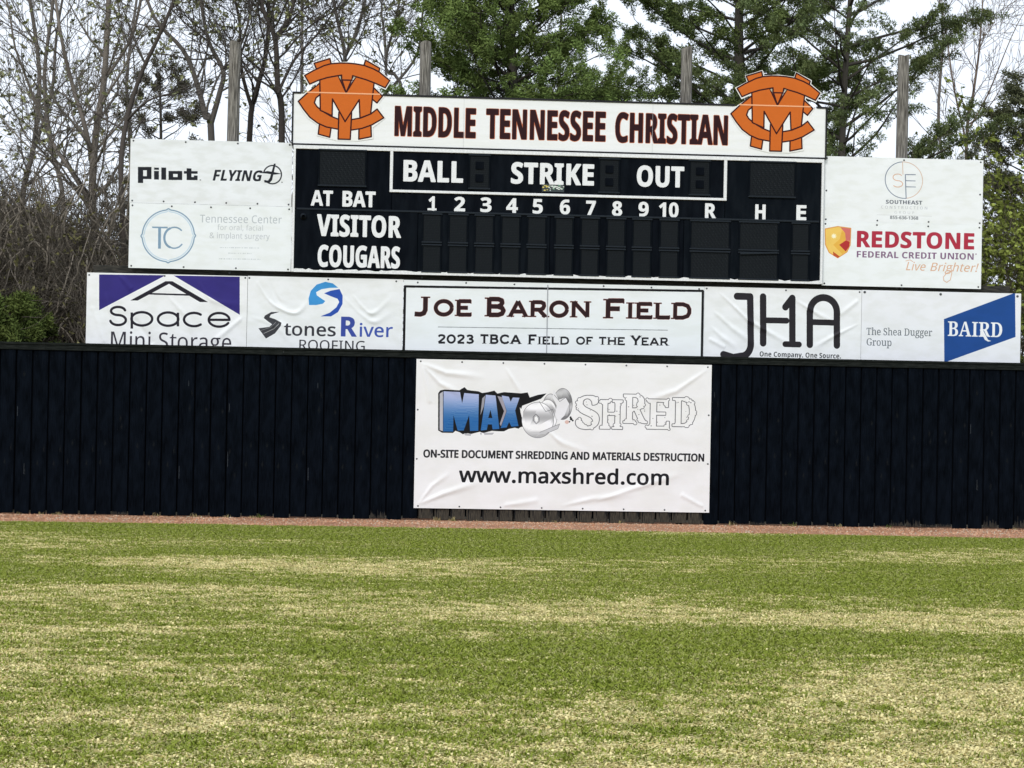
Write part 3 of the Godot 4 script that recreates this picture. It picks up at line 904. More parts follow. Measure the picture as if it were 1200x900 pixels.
func header() -> void:
	var t := thing("header_sign", "long white header board with maroon capitals between two orange monograms, on the scoreboard", "sign", Vector3(-3.185, 5.378, -0.45))
	var w := 7.745
	var h := 0.715
	var a := Art.new(Vector2(344.5, 110), Vector2(967, 127.5), Vector2(343.5, 167.5), 2040, Color(0.93, 0.935, 0.935))
	var orange := Color(0.80, 0.45, 0.30)
	var maroon := Color(0.17, 0.05, 0.07)
	for q in [["MIDDLE", 460.6, 158.6, 554.8, 161.4], ["TENNESSEE", 566.8, 161.7, 706.6, 165.4], ["CHRISTIAN", 718, 166, 850.6, 169.8]]:
		var body := outline(q[0], font("sans bold", 0.55))
		for s in [[-0.3, -0.3], [0.5, -0.2], [0.5, 0.4], [-0.3, 0.4]]:
			var d := Vector2(s[0], s[1])
			heavy(a, body, font("sans bold", 0.5), Vector2(q[1], q[2]) + d, Vector2(q[3], q[4]) + d, 33.6, orange)
		heavy(a, body, font("sans bold", 0.4), Vector2(q[1], q[2]), Vector2(q[3], q[4]), 33.6, maroon)
	var o := part("panel", sheet(w, h, 80, 10, folds([], w, h, 0.004, 41), 0.06), null, t)
	o.set_surface_override_material(0, printed(a.done(), 0.42, 0.3, 77))
	o.set_surface_override_material(1, M.board_edge)
	var f := Geo.new()
	for q in [[-0.02, 0.10], [1.27, 6.40], [7.62, w + 0.02]]:
		f.box(Vector3(q[0], h, -0.06), Vector3(q[1], h + 0.028, 0.014))
	f.box(Vector3(-0.02, -0.03, -0.06), Vector3(w + 0.02, 0.0, 0.02))
	f.box(Vector3(-0.024, 0.0, -0.06), Vector3(0.0, h, 0.014))
	f.box(Vector3(w, 0.0, -0.06), Vector3(w + 0.024, h, 0.014))
	part("frame", f.mesh(), plain(Color(0.07, 0.07, 0.08), 0.45), t)
	for q in [2.45, 5.2]:
		var g := Geo.new()
		g.box(Vector3(q, 0.0, 0.002), Vector3(q + 0.003, h, 0.0068))
		part("joint_strip", g.mesh(), plain(Color(0.74, 0.75, 0.76), 0.5), t)
	# two cut-out monograms: plate in the outline of the letters, print on its face
	var art := emblem_art()
	var tex := art.done()
	var outline_pts := pts(Vector2.ZERO, 1.0, [64, 470, 128, 394, 232, 322, 246, 298, 168, 334, 106, 231, 214, 172, 196, 116, 358, 60, 374, 110, 510, 99, 652, 114, 666, 66, 818, 142, 812, 176, 912, 256, 860, 344, 768, 306, 762, 320, 850, 402, 800, 470, 864, 600, 750, 690, 756, 790, 612, 816, 560, 816, 430, 818, 376, 806, 244, 776, 250, 680, 160, 620, 104, 545])
	var per := 0.00159
	for x in [-0.003, 6.279]:
		var e := Geo.new()
		var ring := PackedVector2Array()
		for p in outline_pts:
			ring.append(Vector2((p.x - 30.0) * per, (826.0 - p.y) * per))
		var tri := Geometry2D.triangulate_polygon(ring)
		for s in ring.size():
			e.v.append(Vector3(ring[s].x, ring[s].y, 0.0105))
			e.n.append(Vector3(0, 0, 1))
			e.uv.append((outline_pts[s] - Vector2(30, 40)) / Vector2(900, 790))
		for s in range(0, tri.size(), 3):
			var p := tri[s]
			var q := tri[s + 1]
			var r := tri[s + 2]
			if (ring[q] - ring[p]).cross(ring[r] - ring[p]) > 0.0:
				e.i.append_array(PackedInt32Array([p, r, q]))
			else:
				e.i.append_array(PackedInt32Array([p, q, r]))
		var m := e.mesh()
		var b := Geo.new()
		for s in ring.size():
			var p := ring[s]
			var q := ring[(s + 1) % ring.size()]
			b.face([Vector3(p.x, p.y, 0.0105), Vector3(q.x, q.y, 0.0105), Vector3(q.x, q.y, 0.009), Vector3(p.x, p.y, 0.009)], Color.WHITE)
		for s in range(0, tri.size(), 3):
			b.face([Vector3(ring[tri[s]].x, ring[tri[s]].y, 0.009), Vector3(ring[tri[s + 1]].x, ring[tri[s + 1]].y, 0.009), Vector3(ring[tri[s + 2]].x, ring[tri[s + 2]].y, 0.009)], Color.WHITE)
		b.mesh(m)
		var em := part("emblem", m, null, t, Vector3(x, 0.037, 0.0))
		em.set_surface_override_material(0, printed(tex, 0.45, 0.2, 61))
		em.set_surface_override_material(1, M.board_edge)
		em.set_meta("label", "orange interlocking monogram with maroon edges, cut out above the header board")
		var g := Geo.new()
		g.box(Vector3(0.19, (826.0 - 391.0) * per, 0.0108), Vector3(1.24, (826.0 - 391.0) * per + 0.018, 0.0135))
		part("joint_strip", g.mesh(), plain(Color(0.93, 0.68, 0.5), 0.4), em)

func words_mesh(s: String, w: float, cap: float, depth: float, f: Font) -> ArrayMesh:
	var tri := outline(s, f)
	var g := Geo.new()
	var bold: float = f.get_meta("bold")
	var r := 0.045 * bold * cap
	for c in 8:
		var d := Vector3(cos(TAU * c / 8.0) * r, sin(TAU * c / 8.0) * r, depth + 0.0004 * c)
		for k in range(0, tri.size() - 2, 3):
			var p := []
			for j in 3:
				p.append(Vector3(r + tri[k + j].x * (w - 2.0 * r), tri[k + j].y * cap, 0.0) + d)
			if (p[1] - p[0]).cross(p[2] - p[0]).z > 0.0:
				p.reverse()
			g.face(p, Color.WHITE)
	return g.mesh()

func scoreboard() -> void:
	var x0 := -3.175
	var x1 := 4.552
	var y0 := 3.53
	var y1 := 5.352
	var t := thing("scoreboard", "black scoreboard with white lettering and dark number windows, on wooden poles", "scoreboard", Vector3(x0, y0, -0.45))
	var at := func(x: float, y: float, z := 0.0) -> Vector3:
		return Vector3(x - x0, y - y0, z)
	var slab := func(called: String, xa: float, ya: float, xb: float, yb: float, za: float, zb: float, m: Material) -> MeshInstance3D:
		return part(called, chamfer_box(xb - xa, yb - ya, zb - za, 0.004), m, t, at.call((xa + xb) / 2, (ya + yb) / 2, (za + zb) / 2))
	slab.call("cabinet", x0, y0, x1, y1, -0.22, -0.03, M.cabinet)
	# face panels, bolted on in sections
	var seam := 4.437
	var cuts := [x0 + 0.035, -1.75, 3.1, x1 - 0.035]
	for k in 3:
		slab.call("face_panel", cuts[k] + 0.003, seam + 0.004, cuts[k + 1] - 0.003, y1 - 0.05, -0.03, 0.0, M.face[k % 3])
	slab.call("face_panel", x0 + 0.035, y0 + 0.05, -1.37, seam - 0.004, -0.03, 0.012, M.face[1])
	slab.call("face_panel", -1.364, y0 + 0.05, 0.545, seam - 0.004, -0.03, 0.002, M.face[2])
	slab.call("face_panel", 0.551, y0 + 0.05, 2.5, seam - 0.004, -0.03, 0.0, M.face[0])
	slab.call("face_panel", 2.506, y0 + 0.05, x1 - 0.035, seam - 0.004, -0.03, 0.004, M.face[2])
	slab.call("seam_trim", x0 + 0.06, seam - 0.012, x1 - 0.06, seam + 0.016, 0.0, 0.022, M.trim)
	# white painted border strips
	for q in [[x0, y1 - 0.052, x1, y1], [x0, y0, x0 + 0.034, y1 - 0.052], [x1 - 0.034, y0, x1, y1 - 0.052], [-1.785, 4.71, 3.12, 4.747], [-1.785, 4.747, -1.742, y1 - 0.052], [3.075, 4.747, 3.12, y1 - 0.052]]:
		slab.call("border_strip", q[0], q[1], q[2], q[3], -0.03, 0.026, M.border)
	# the bottom strip is flaking: ragged upper edge
	var g := Geo.new()
	var x := x0 + 0.034
	var last := y0 + 0.045
	while x < x1 - 0.034:
		var nx := minf(x + rng.randf_range(0.02, 0.07), x1 - 0.034)
		var ny := y0 + 0.044 + rng.randf_range(-0.014, 0.012)
		g.face([at.call(x, y0, 0.024), at.call(x, last, 0.024), at.call(nx, ny, 0.024), at.call(nx, y0, 0.024)], Color.WHITE)
		g.face([at.call(x, last, 0.024), at.call(x, last, -0.03), at.call(nx, ny, -0.03), at.call(nx, ny, 0.024)], Color.WHITE)
		g.face([at.call(x, y0, -0.03), at.call(x, y0, 0.024), at.call(nx, y0, 0.024), at.call(nx, y0, -0.03)], Color.WHITE)
		x = nx
		last = ny
	part("border_strip", g.mesh(), M.border, t)
	# number windows: two rows of thirteen, frames around lamp panels
	var rows := [4.205, 3.770]
	var tall := [0.384, 0.365]
	var cols := [[-1.163, 0.246], [-0.784, 0.246], [-0.405, 0.246], [-0.023, 0.246], [0.355, 0.246], [0.753, 0.24], [1.13, 0.24], [1.512, 0.243], [1.89, 0.248], [2.29, 0.25], [2.89, 0.552], [3.606, 0.552], [4.222, 0.232]]
	for r in 2:
		for c in cols.size():
			var win := window_unit(cols[c][1], tall[r], c + r, "number_window", t, at.call(cols[c][0], rows[r], 0.006))
			if c == 11 and r == 1:
				win.rotation.z = 0.0
				var slat := part("loose_slat", chamfer_box(0.55, 0.028, 0.016, 0.004), M.trim, win, Vector3(0.0, tall[r] / 2.0 + 0.005, 0.028))
				slat.rotation.z = 0.045
	for q in [[-2.468, 5.039, 0.653, 0.491], [3.79, 5.039, 0.655, 0.489]]:
		window_unit(q[2], q[3], 0, "clock_window", t, at.call(q[0], q[1], 0.004))
	for q in [[-0.492, 5.036, 0.274, 0.462], [1.396, 5.030, 0.272, 0.466], [2.722, 5.034, 0.276, 0.474]]:
		var win := window_unit(q[2], q[3], 1, "count_window", t, at.call(q[0], q[1], 0.004))
		for s in [-1, 1]:
			part("figure_cell", chamfer_box(q[2] * 0.42, q[3] * 0.24, 0.012, 0.003), M.face[0], win, Vector3(0, s * q[3] * 0.2, 0.014))
	# lettering
	for q in [["BALL", -1.591, 4.878, 0.865, 0.295], ["STRIKE", -0.035, 4.887, 1.211, 0.296], ["OUT", 1.799, 4.893, 0.695, 0.291], ["AT", -2.914, 4.492, 0.318, 0.213], ["BAT", -2.46, 4.49, 0.478, 0.217], ["VISITOR", -2.82, 4.06, 1.215, 0.298], ["COUGARS", -2.799, 3.619, 1.184, 0.3], ["1", -1.219, 4.463, 0.09, 0.2], ["2", -0.849, 4.463, 0.161, 0.2], ["3", -0.47, 4.461, 0.164, 0.203], ["4", -0.095, 4.46, 0.17, 0.204], ["5", 0.289, 4.459, 0.149, 0.204], ["6", 0.686, 4.459, 0.149, 0.204], ["7", 1.066, 4.454, 0.143, 0.204], ["8", 1.446, 4.454, 0.15, 0.204], ["9", 1.832, 4.455, 0.15, 0.204], ["10", 2.132, 4.455, 0.288, 0.205], ["R", 2.808, 4.453, 0.163, 0.211], ["H", 3.546, 4.456, 0.155, 0.211], ["E", 4.154, 4.46, 0.148, 0.212]]:
		var big: bool = q[0].length() > 2
		var o := part("lettering", words_mesh(q[0], q[3], q[4], 0.0, font("sans bold", 0.55 if big else 0.45)), M.paint_white, t, at.call(q[1], q[2], 0.016 if q[0] in ["VISITOR", "COUGARS"] else 0.0045))
		if q[0] == "1":
			part("foot_bar", chamfer_box(0.13, 0.03, 0.003, 0.001), M.paint_white, o, Vector3(0.052, 0.015, -0.0005))
	# lock, sticker, bolts
	var k := Geo.new()
	k.tube(PackedVector3Array([Vector3(0, 0, -0.02), Vector3(0, 0, 0.03), Vector3(0, 0, 0.036)]), PackedFloat32Array([0.045, 0.045, 0.02]), 14, Color.WHITE)
	part("latch_knob", k.mesh(), M.trim, t, at.call(-3.015, 4.33, 0.012))
	var a := Art.new(Vector2(0, 0), Vector2(26, 0), Vector2(0, 10), 208, Color(0.24, 0.27, 0.28))
	for s in 34:
		var yy := rng.randf_range(1.5, 8.5)
		var xx := rng.randf_range(1.0, 25.0)
		var c := Color(0.85, 0.88, 0.85) if xx > 7.0 else Color(0.85, 0.78, 0.42)
		if rng.randf() < 0.25 and xx > 7.0:
			c = Color(0.45, 0.62, 0.5)
		a.line(PackedVector2Array([Vector2(xx, yy), Vector2(xx + rng.randf_range(0.4, 1.6), yy)]), rng.randf_range(0.7, 1.8), c)
	var st := part("sticker", sheet(0.323, 0.115, 2, 2, func(_u: float, _v: float) -> float: return 0.0, 0.003), null, t, at.call(0.419, 4.775, 0.0045))
	st.set_surface_override_material(0, printed(a.done(), 0.5, 0.2, 5))
	st.set_surface_override_material(1, M.trim)

# a panel of small unlit bulbs in slanting rows
func lamp_material(sd: int) -> StandardMaterial3D:
	var r := RandomNumberGenerator.new()
	r.seed = sd
	var im := Image.create_empty(96, 144, false, Image.FORMAT_RGB8)
	for y in 144:
		for x in 96:
			var v := 0.0115 + 0.004 * r.randf()
			im.set_pixel(x, y, lin(v * 0.82, v, v * 1.18))
	for j in 15:
		for i in 10:
			var cx := 6 + i * 9 + (j % 3) * 2
			var cy := 6 + j * 9
			var v := r.randf_range(0.018, 0.044)
			for k in 5:
				im.set_pixel(clampi(cx + k % 3, 0, 95), clampi(cy + k / 2, 0, 143), lin(v * 0.85, v, v * 1.12))
				im.set_pixel(clampi(cx + k % 3 - 2, 0, 95), clampi(cy + k / 2 + 3, 0, 143), lin(0.003, 0.004, 0.006))
	var m := plain(Color.WHITE, 0.6, 0.15)
	m.albedo_texture = ImageTexture.create_from_image(im)
	return m

func window_unit(w: float, h: float, kind: int, called: String, t: Node3D, where: Vector3) -> MeshInstance3D:
	var b := 0.024
	var o := part(called, chamfer_box(w, h, 0.012, 0.002), M.lamp_panel[kind % 2], t, where)
	for s in [-1, 1]:
		part("frame_bar", chamfer_box(w + 2.0 * b, b, 0.036, 0.004), M.trim, o, Vector3(0, s * (h / 2 + b / 2), 0.008))
		part("side_bar", chamfer_box(b * 0.8, h, 0.026, 0.004), M.face[2], o, Vector3(s * (w / 2 + b * 0.45), 0, 0.002))
	return o

# ---------------------------------------------------------------- fence
func plank_texture(sd: int, worn: float, worn_height: float, chips: int) -> ImageTexture:
	var r := RandomNumberGenerator.new()
	r.seed = sd
	var f := FastNoiseLite.new()
	f.seed = sd
	f.frequency = 0.05
	f.fractal_octaves = 3
	var w := 48
	var h := 480
	var im := Image.create_empty(w, h, false, Image.FORMAT_RGB8)
	var edge := []
	for x in w:
		edge.append(worn_height * h * (0.55 + 0.9 * f.get_noise_2d(x * 4.0, 3.0) + r.randf_range(-0.2, 0.3)))
	for y in h:
		for x in w:
			var grain := f.get_noise_2d(x * 7.0, y * 0.35)
			var blot := f.get_noise_2d(x * 0.6 + 90.0, y * 0.25)
			var c := Color(0.0028, 0.0044, 0.0074) * (1.0 + 0.55 * grain + 0.6 * blot)
			if worn > 0.0 and h - y < edge[x]:
				var g := 0.5 + 0.5 * f.get_noise_2d(x * 9.0, y * 0.6 + 40.0)
				c = c.lerp(Color(0.075, 0.066, 0.052) * (0.55 + 0.8 * g), worn * clampf(0.35 + g, 0.0, 1.0))
			im.set_pixel(x, y, c.clamp().linear_to_srgb())
	for y in [22, 24, 232, 448]:
		for x in [9, 38]:
			im.set_pixel(x + r.randi_range(-2, 2), y + r.randi_range(-2, 2), lin(0.03, 0.03, 0.032))
	for k in 2:
		var sx := r.randi_range(6, w - 8)
		var sy := r.randi_range(60, h - 90)
		for j in 70:
			im.set_pixel(clampi(sx + int(r.randfn(0.0, 2.2)), 0, w - 1), clampi(sy + int(r.randfn(0.0, 5.0)), 0, h - 1), lin(0.012, 0.013, 0.014))
	for k in chips:
		var x := r.randi_range(1, w - 3) if r.randf() < 0.4 else r.randi_range(1, 4)
		var y := r.randi_range(20, h - 60)
		var n := r.randi_range(5, 44)
		for j in n:
			im.set_pixel(x, y + j, lin(0.07, 0.08, 0.085))
			if r.randf() < 0.25:
				im.set_pixel(x + 1, y + j, lin(0.045, 0.05, 0.055))
	return ImageTexture.create_from_image(im)

func fence() -> void:
	var t := thing("plank_fence", "tall black outfield fence of upright wooden planks", "fence", Vector3(-9.95, 0, 0))
	var mats := []
	# 0-2 sound, 3-6 chipped, 7-10 bare at the foot, 11-13 weathered behind the banner
	for k in 14:
		var m := plain(Color.WHITE, 0.75, 0.1)
		m.albedo_texture = plank_texture(50 + k * 3, 0.0 if k < 7 else (0.6 if k < 11 else 0.9), [0.03, 0.055, 0.02, 0.04][k % 4] if k < 11 else 0.2, 2 if k > 2 and k < 7 else 0)
		m.texture_repeat = false
		mats.append(m)
	var pitch := 0.2277
	var shapes := []
	for k in 4:
		shapes.append(chamfer_box(pitch - [0.018, 0.022, 0.015, 0.024][k], 2.34, 0.022, 0.005))
	var dark := plain(lin(0.003, 0.004, 0.006), 0.8, 0.1)
	for k in 88:
		var x := 0.1 + k * pitch
		var wx := x - 9.95
		var kind := rng.randi_range(0, 2)
		if rng.randf() < 0.14:
			kind = rng.randi_range(3, 6)
		if wx > -1.28 and wx < 2.78:
			kind = rng.randi_range(11, 13)
		elif wx > 3.4 and rng.randf() < 0.5 or wx < 3.4 and rng.randf() < 0.1:
			kind = rng.randi_range(7, 10)
		var o := part("plank", shapes[rng.randi_range(0, 3)], mats[kind], t, Vector3(x, 1.195 + rng.randf_range(-0.014, 0.012), rng.randf_range(-0.006, 0.004)))
		o.rotation.z = rng.randf_range(-0.0016, 0.0016)
		o.rotation.y = rng.randf_range(-0.04, 0.04)
	part("backing", chamfer_box(20.0, 2.26, 0.016, 0.002), dark, t, Vector3(10.0, 1.2, -0.036))
	for k in 6:
		part("top_rail", chamfer_box(3.3355, 0.075, 0.05, 0.002), M.rail, t, Vector3(1.68 + k * 3.336, 2.364, 0.006 + rng.randf_range(-0.002, 0.002)))
		part("cap", chamfer_box(3.3355, 0.03, 0.13, 0.002), M.rail, t, Vector3(1.68 + k * 3.336, 2.4165, -0.02 + rng.randf_range(-0.003, 0.003)))
	for k in 9:
		part("post", chamfer_box(0.09, 2.38, 0.09, 0.006), dark, t, Vector3(0.3 + k * 2.42, 1.19, -0.095))

# ---------------------------------------------------------------- poles
func poles() -> void:
	var said := ["weathered wooden pole rising behind the board with the winged J circle", "weathered wooden pole rising behind the first word of the header board", "weathered wooden pole rising behind the last word of the header board", "weathered wooden pole rising behind the SE circle board"]
	var spots := [[-4.055, 6.845, 0.012], [-1.285, 6.93, 0.0], [2.555, 6.97, -0.004], [5.78, 6.955, 0.002]]
	for k in 4:
		var t := thing("wooden_pole", said[k], "pole", Vector3(spots[k][0], 0, -0.8), "poles carrying the scoreboard")
		var g := Geo.new()
		var path := PackedVector3Array()
		var rad := PackedFloat32Array()
		var h: float = spots[k][1]
		var f := FastNoiseLite.new()
		f.seed = 70 + k
		var n := 28
		var sides := 18
		for j in n + 1:
			var y := h * j / n
			for s in sides:
				var w := TAU * s / sides
				var r := lerpf(0.108, 0.082, float(j) / n) * (1.0 + 0.03 * f.get_noise_3d(cos(w) * 60.0, y * 18.0, sin(w) * 60.0))
				if (s + k * 5) % sides in [2, 11] and k != 1:
					r *= 0.86
				g.v.append(Vector3(cos(w) * r + (y / h - 0.5) * spots[k][2] * 2.0, y - (0.02 * cos(w * 1.5 + k) if j == n else 0.0), sin(w) * r))
				g.n.append(Vector3(cos(w), 0, sin(w)))
				g.c.append(Color.WHITE)
		for j in n:
			for s in sides:
				var p := j * sides + s
				var q := j * sides + (s + 1) % sides
				g.i.append_array(PackedInt32Array([p, q, p + sides, q, q + sides, p + sides]))
		part("shaft", g.mesh(), M.pole, t)
		var top := Geo.new()
		var ring := []
		for s in sides:
			var w := TAU * s / sides
			ring.append(Vector3(cos(w) * 0.081 + spots[k][2], h - 0.012 - 0.008 * cos(w * 1.5 + k), sin(w) * 0.081))
		top.face(ring, Color.WHITE)
		part("cut_end", top.mesh(), M.pole_end, t)
	var b := thing("support_beam", "long dark timber beam just under the black scoreboard", "beam", Vector3(-6.0, 3.43, -0.62))
	part("timber", chamfer_box(13.4, 0.14, 0.09, 0.008), M.beam, b, Vector3(6.7, 0.07, -0.05))
	for k in 4:
		part("bolt", chamfer_box(0.03, 0.03, 0.02, 0.006), M.screw, b, Vector3(spots[k][0] + 6.0, 0.07, 0.005))

# ---------------------------------------------------------------- ground
func flat(x0: float, z0: float, x1: float, z1: float, nx: int, nz: int, rough: float, sd: int) -> ArrayMesh:
	var g := Geo.new()
	var f := FastNoiseLite.new()
	f.seed = sd
	f.frequency = 0.8
	for j in nz + 1:
		for i in nx + 1:
			var p := Vector2(lerpf(x0, x1, float(i) / nx), lerpf(z0, z1, float(j) / nz))
			g.v.append(Vector3(p.x, rough * f.get_noise_2d(p.x, p.y), p.y))
			g.n.append(Vector3.UP)
	for j in nz:
		for i in nx:
			var p := j * (nx + 1) + i
			g.i.append_array(PackedInt32Array([p, p + 1, p + nx + 1, p + 1, p + nx + 2, p + nx + 1]))
	return g.mesh()

func ground() -> void:
	setting("ground", flat(-300, -300, 300, 300, 4, 4, 0.0, 1), patterned(lin(0.06, 0.05, 0.03), lin(0.12, 0.1, 0.06), 0.02, 3, Vector3(0.2, 0.2, 0.2)))
	setting("field_soil", flat(-40, 2.9, 40, 90, 8, 8, 0.0, 2), patterned(lin(0.24, 0.23, 0.085), lin(0.42, 0.385, 0.18), 0.03, 9, Vector3(0.35, 0.35, 0.35)), Vector3(0, 0.004, 0))
	var m := patterned(lin(0.24, 0.105, 0.055), lin(0.52, 0.285, 0.17), 0.06, 21, Vector3(1.6, 1.6, 1.6), 0.95, 0.6)
	var track := setting("warning_track", flat(-30, -0.6, 30, 3.05, 240, 16, 0.006, 5), m, Vector3(0, 0.012, 0))
	# crushed brick and grit lying on it
	var r := RandomNumberGenerator.new()
	r.seed = 12
	var chip := Geo.new()
	chip.face([Vector3(-1, 0, -0.6), Vector3(0.1, 1.0, 0), Vector3(0.9, 0, -0.7)], Color.WHITE)
	chip.face([Vector3(0.9, 0, -0.7), Vector3(0.1, 1.0, 0), Vector3(0.2, 0, 1)], Color.WHITE)
	chip.face([Vector3(0.2, 0, 1), Vector3(0.1, 1.0, 0), Vector3(-1, 0, -0.6)], Color.WHITE)
	var grit := []
	for k in 26000:
		var s := r.randf_range(0.006, 0.017)
		var c := Color(0.40, 0.185, 0.10).lerp(Color(0.60, 0.37, 0.24), r.randf()) if r.randf() < 0.85 else Color(0.5, 0.44, 0.34)
		grit.append([Transform3D(Basis(Vector3.UP, r.randf() * TAU).scaled(Vector3(s, s * r.randf_range(0.5, 1.0), s)), Vector3(r.randf_range(-9.0, 9.0), -0.002, r.randf_range(0.03, 3.1))), c * r.randf_range(0.6, 1.2)])
	scatter("grit", chip.mesh(), M.leaf_dull, grit, track)

func blade_mesh(n: int, spread: float, tall: float, wide: float, lean: float, sd: int) -> ArrayMesh:
	var r := RandomNumberGenerator.new()
	r.seed = sd
	var g := Geo.new()
	for k in n:
		var w := r.randf() * TAU
		var d := Vector3(cos(w), 0, sin(w))
		var s := d.rotated(Vector3.UP, r.randf_range(0.8, 2.3))
		var p := Vector3(r.randf_range(-spread, spread), 0, r.randf_range(-spread, spread))
		var h := tall * r.randf_range(0.6, 1.25)
		var bend := lean * r.randf_range(0.4, 1.4) * h
		var b := p + d * bend * 0.35 + Vector3.UP * h * 0.6
		var c := p + d * bend + Vector3.UP * h * clampf(1.15 - lean * 0.35, 0.35, 1.0)
		g.face([p - s * wide, b - s * wide * 0.8, b + s * wide * 0.8, p + s * wide], Color.WHITE)
		g.face([b - s * wide * 0.8, c, b + s * wide * 0.8], Color.WHITE)
	return g.mesh()

func grass() -> void:
	var r := RandomNumberGenerator.new()
	r.seed = 4
	var big := FastNoiseLite.new()
	big.seed = 8
	big.frequency = 0.17
	big.fractal_octaves = 4
	var fine := FastNoiseLite.new()
	fine.seed = 9
	fine.frequency = 1.7
	fine.fractal_octaves = 3
	var lists := [PackedFloat32Array(), PackedFloat32Array()]
	var total := 0
	while total < 540000:
		# about as many tufts per step of distance as the eye can tell apart
		var dist := sqrt(lerpf(10.6 * 10.6, 37.2 * 37.2, r.randf()))
		var half := dist * 0.192 + 1.5
		var side := r.randf_range(-half, half)
		var p := Vector2(-3.486, 39.846) + Vector2(0.0872, -0.9962) * dist + Vector2(0.9962, 0.0872) * side
		if p.y < 2.96 + 0.16 * fine.get_noise_2d(p.x * 1.5, 7.0) - 0.25 * pow(r.randf(), 6.0):
			continue
		total += 1
		var b := big.get_noise_2d(p.x * 0.7, p.y * 1.1)
		var f := fine.get_noise_2d(p.x * 1.2, p.y * 1.5)
		var near_fence := smoothstep(12.0, 4.0, p.y)
		var fleck := fine.get_noise_2d(p.x * 4.5 + 70.0, p.y * 5.5)
		var straw := 0.40 + 1.55 * b + 0.75 * f + 1.1 * fleck - 0.46 * near_fence + 0.08 * smoothstep(10.0, 17.0, p.y) + 0.07 * smoothstep(19.0, 26.0, p.y)
		var dry := r.randf() < 0.04 + 0.90 * smoothstep(0.25, 0.80, straw)
		var c: Color
		if dry:
			c = Color(0.52, 0.44, 0.17).lerp(Color(0.88, 0.78, 0.42), r.randf())
			if r.randf() < 0.2:
				c = Color(0.40, 0.34, 0.15)
		else:
			c = Color(0.150, 0.198, 0.024).lerp(Color(0.275, 0.308, 0.056), r.randf())
			if r.randf() < 0.15:
				c = Color(0.38, 0.37, 0.15)
		var s := r.randf_range(0.75, 1.45)
		var basis := Basis(Vector3.UP, r.randf() * TAU).scaled(Vector3(s, s * r.randf_range(0.8, 1.2), s))
		var row := PackedFloat32Array([basis.x.x, basis.y.x, basis.z.x, p.x, basis.x.y, basis.y.y, basis.z.y, 0.003, basis.x.z, basis.y.z, basis.z.z, p.y, c.r, c.g, c.b, 1.0])
		lists[1 if dry else 0].append_array(row)
	var t := thing("grass", "short outfield turf, green mottled with dry straw patches", "grass")
	t.set_meta("kind", "stuff")
	for k in 2:
		var m := MultiMesh.new()
		m.transform_format = MultiMesh.TRANSFORM_3D
		m.use_colors = true
		m.mesh = blade_mesh(13 if k == 0 else 10, 0.05, 0.028 if k == 0 else 0.026, 0.0034 if k == 0 else 0.0055, 1.0 if k == 0 else 1.8, 60 + k)
		m.mesh.surface_set_material(0, M.grass)
		m.instance_count = lists[k].size() / 16
		m.buffer = lists[k]
		var o := MultiMeshInstance3D.new()
		o.name = ["green_blades", "dry_blades"][k]
		o.multimesh = m
		o.set_meta("kind", "stuff")
		t.add_child(o, true)
	# weeds along the fence foot
	var weeds := []
	for k in 34:
		weeds.append([Transform3D(Basis(Vector3.UP, r.randf() * TAU).scaled(Vector3.ONE * r.randf_range(0.7, 2.0)), Vector3(r.randf_range(-8.5, 8.5), 0.012, 0.035 + absf(r.randfn(0.0, 0.05)))), Color(0.3, 0.25, 0.12) if r.randf() < 0.7 else Color(0.1, 0.14, 0.03)])
	var wd := scatter("weeds", blade_mesh(12, 0.03, 0.035, 0.003, 0.7, 77), M.leaf, weeds, self)
	tag(wd, "dry grass tufts at the foot of the black fence", "weeds")

func scatter(called: String, mesh: Mesh, mat: Material, list: Array, parent: Node3D) -> MultiMeshInstance3D:
	var m := MultiMesh.new()
	m.transform_format = MultiMesh.TRANSFORM_3D
	m.use_colors = true
	m.mesh = mesh
	m.instance_count = list.size()
	var buf := PackedFloat32Array()
	buf.resize(list.size() * 16)
	var k := 0
	for q in list:
		var t: Transform3D = q[0]
		var c: Color = q[1]
		var b := t.basis
		for v in [b.x.x, b.y.x, b.z.x, t.origin.x, b.x.y, b.y.y, b.z.y, t.origin.y, b.x.z, b.y.z, b.z.z, t.origin.z, c.r, c.g, c.b, 1.0]:
			buf[k] = v
			k += 1
	m.buffer = buf
	mesh.surface_set_material(0, mat)
	var o := MultiMeshInstance3D.new()
	o.name = called
	o.multimesh = m
	o.set_meta("kind", "stuff")
	parent.add_child(o, true)
	return o

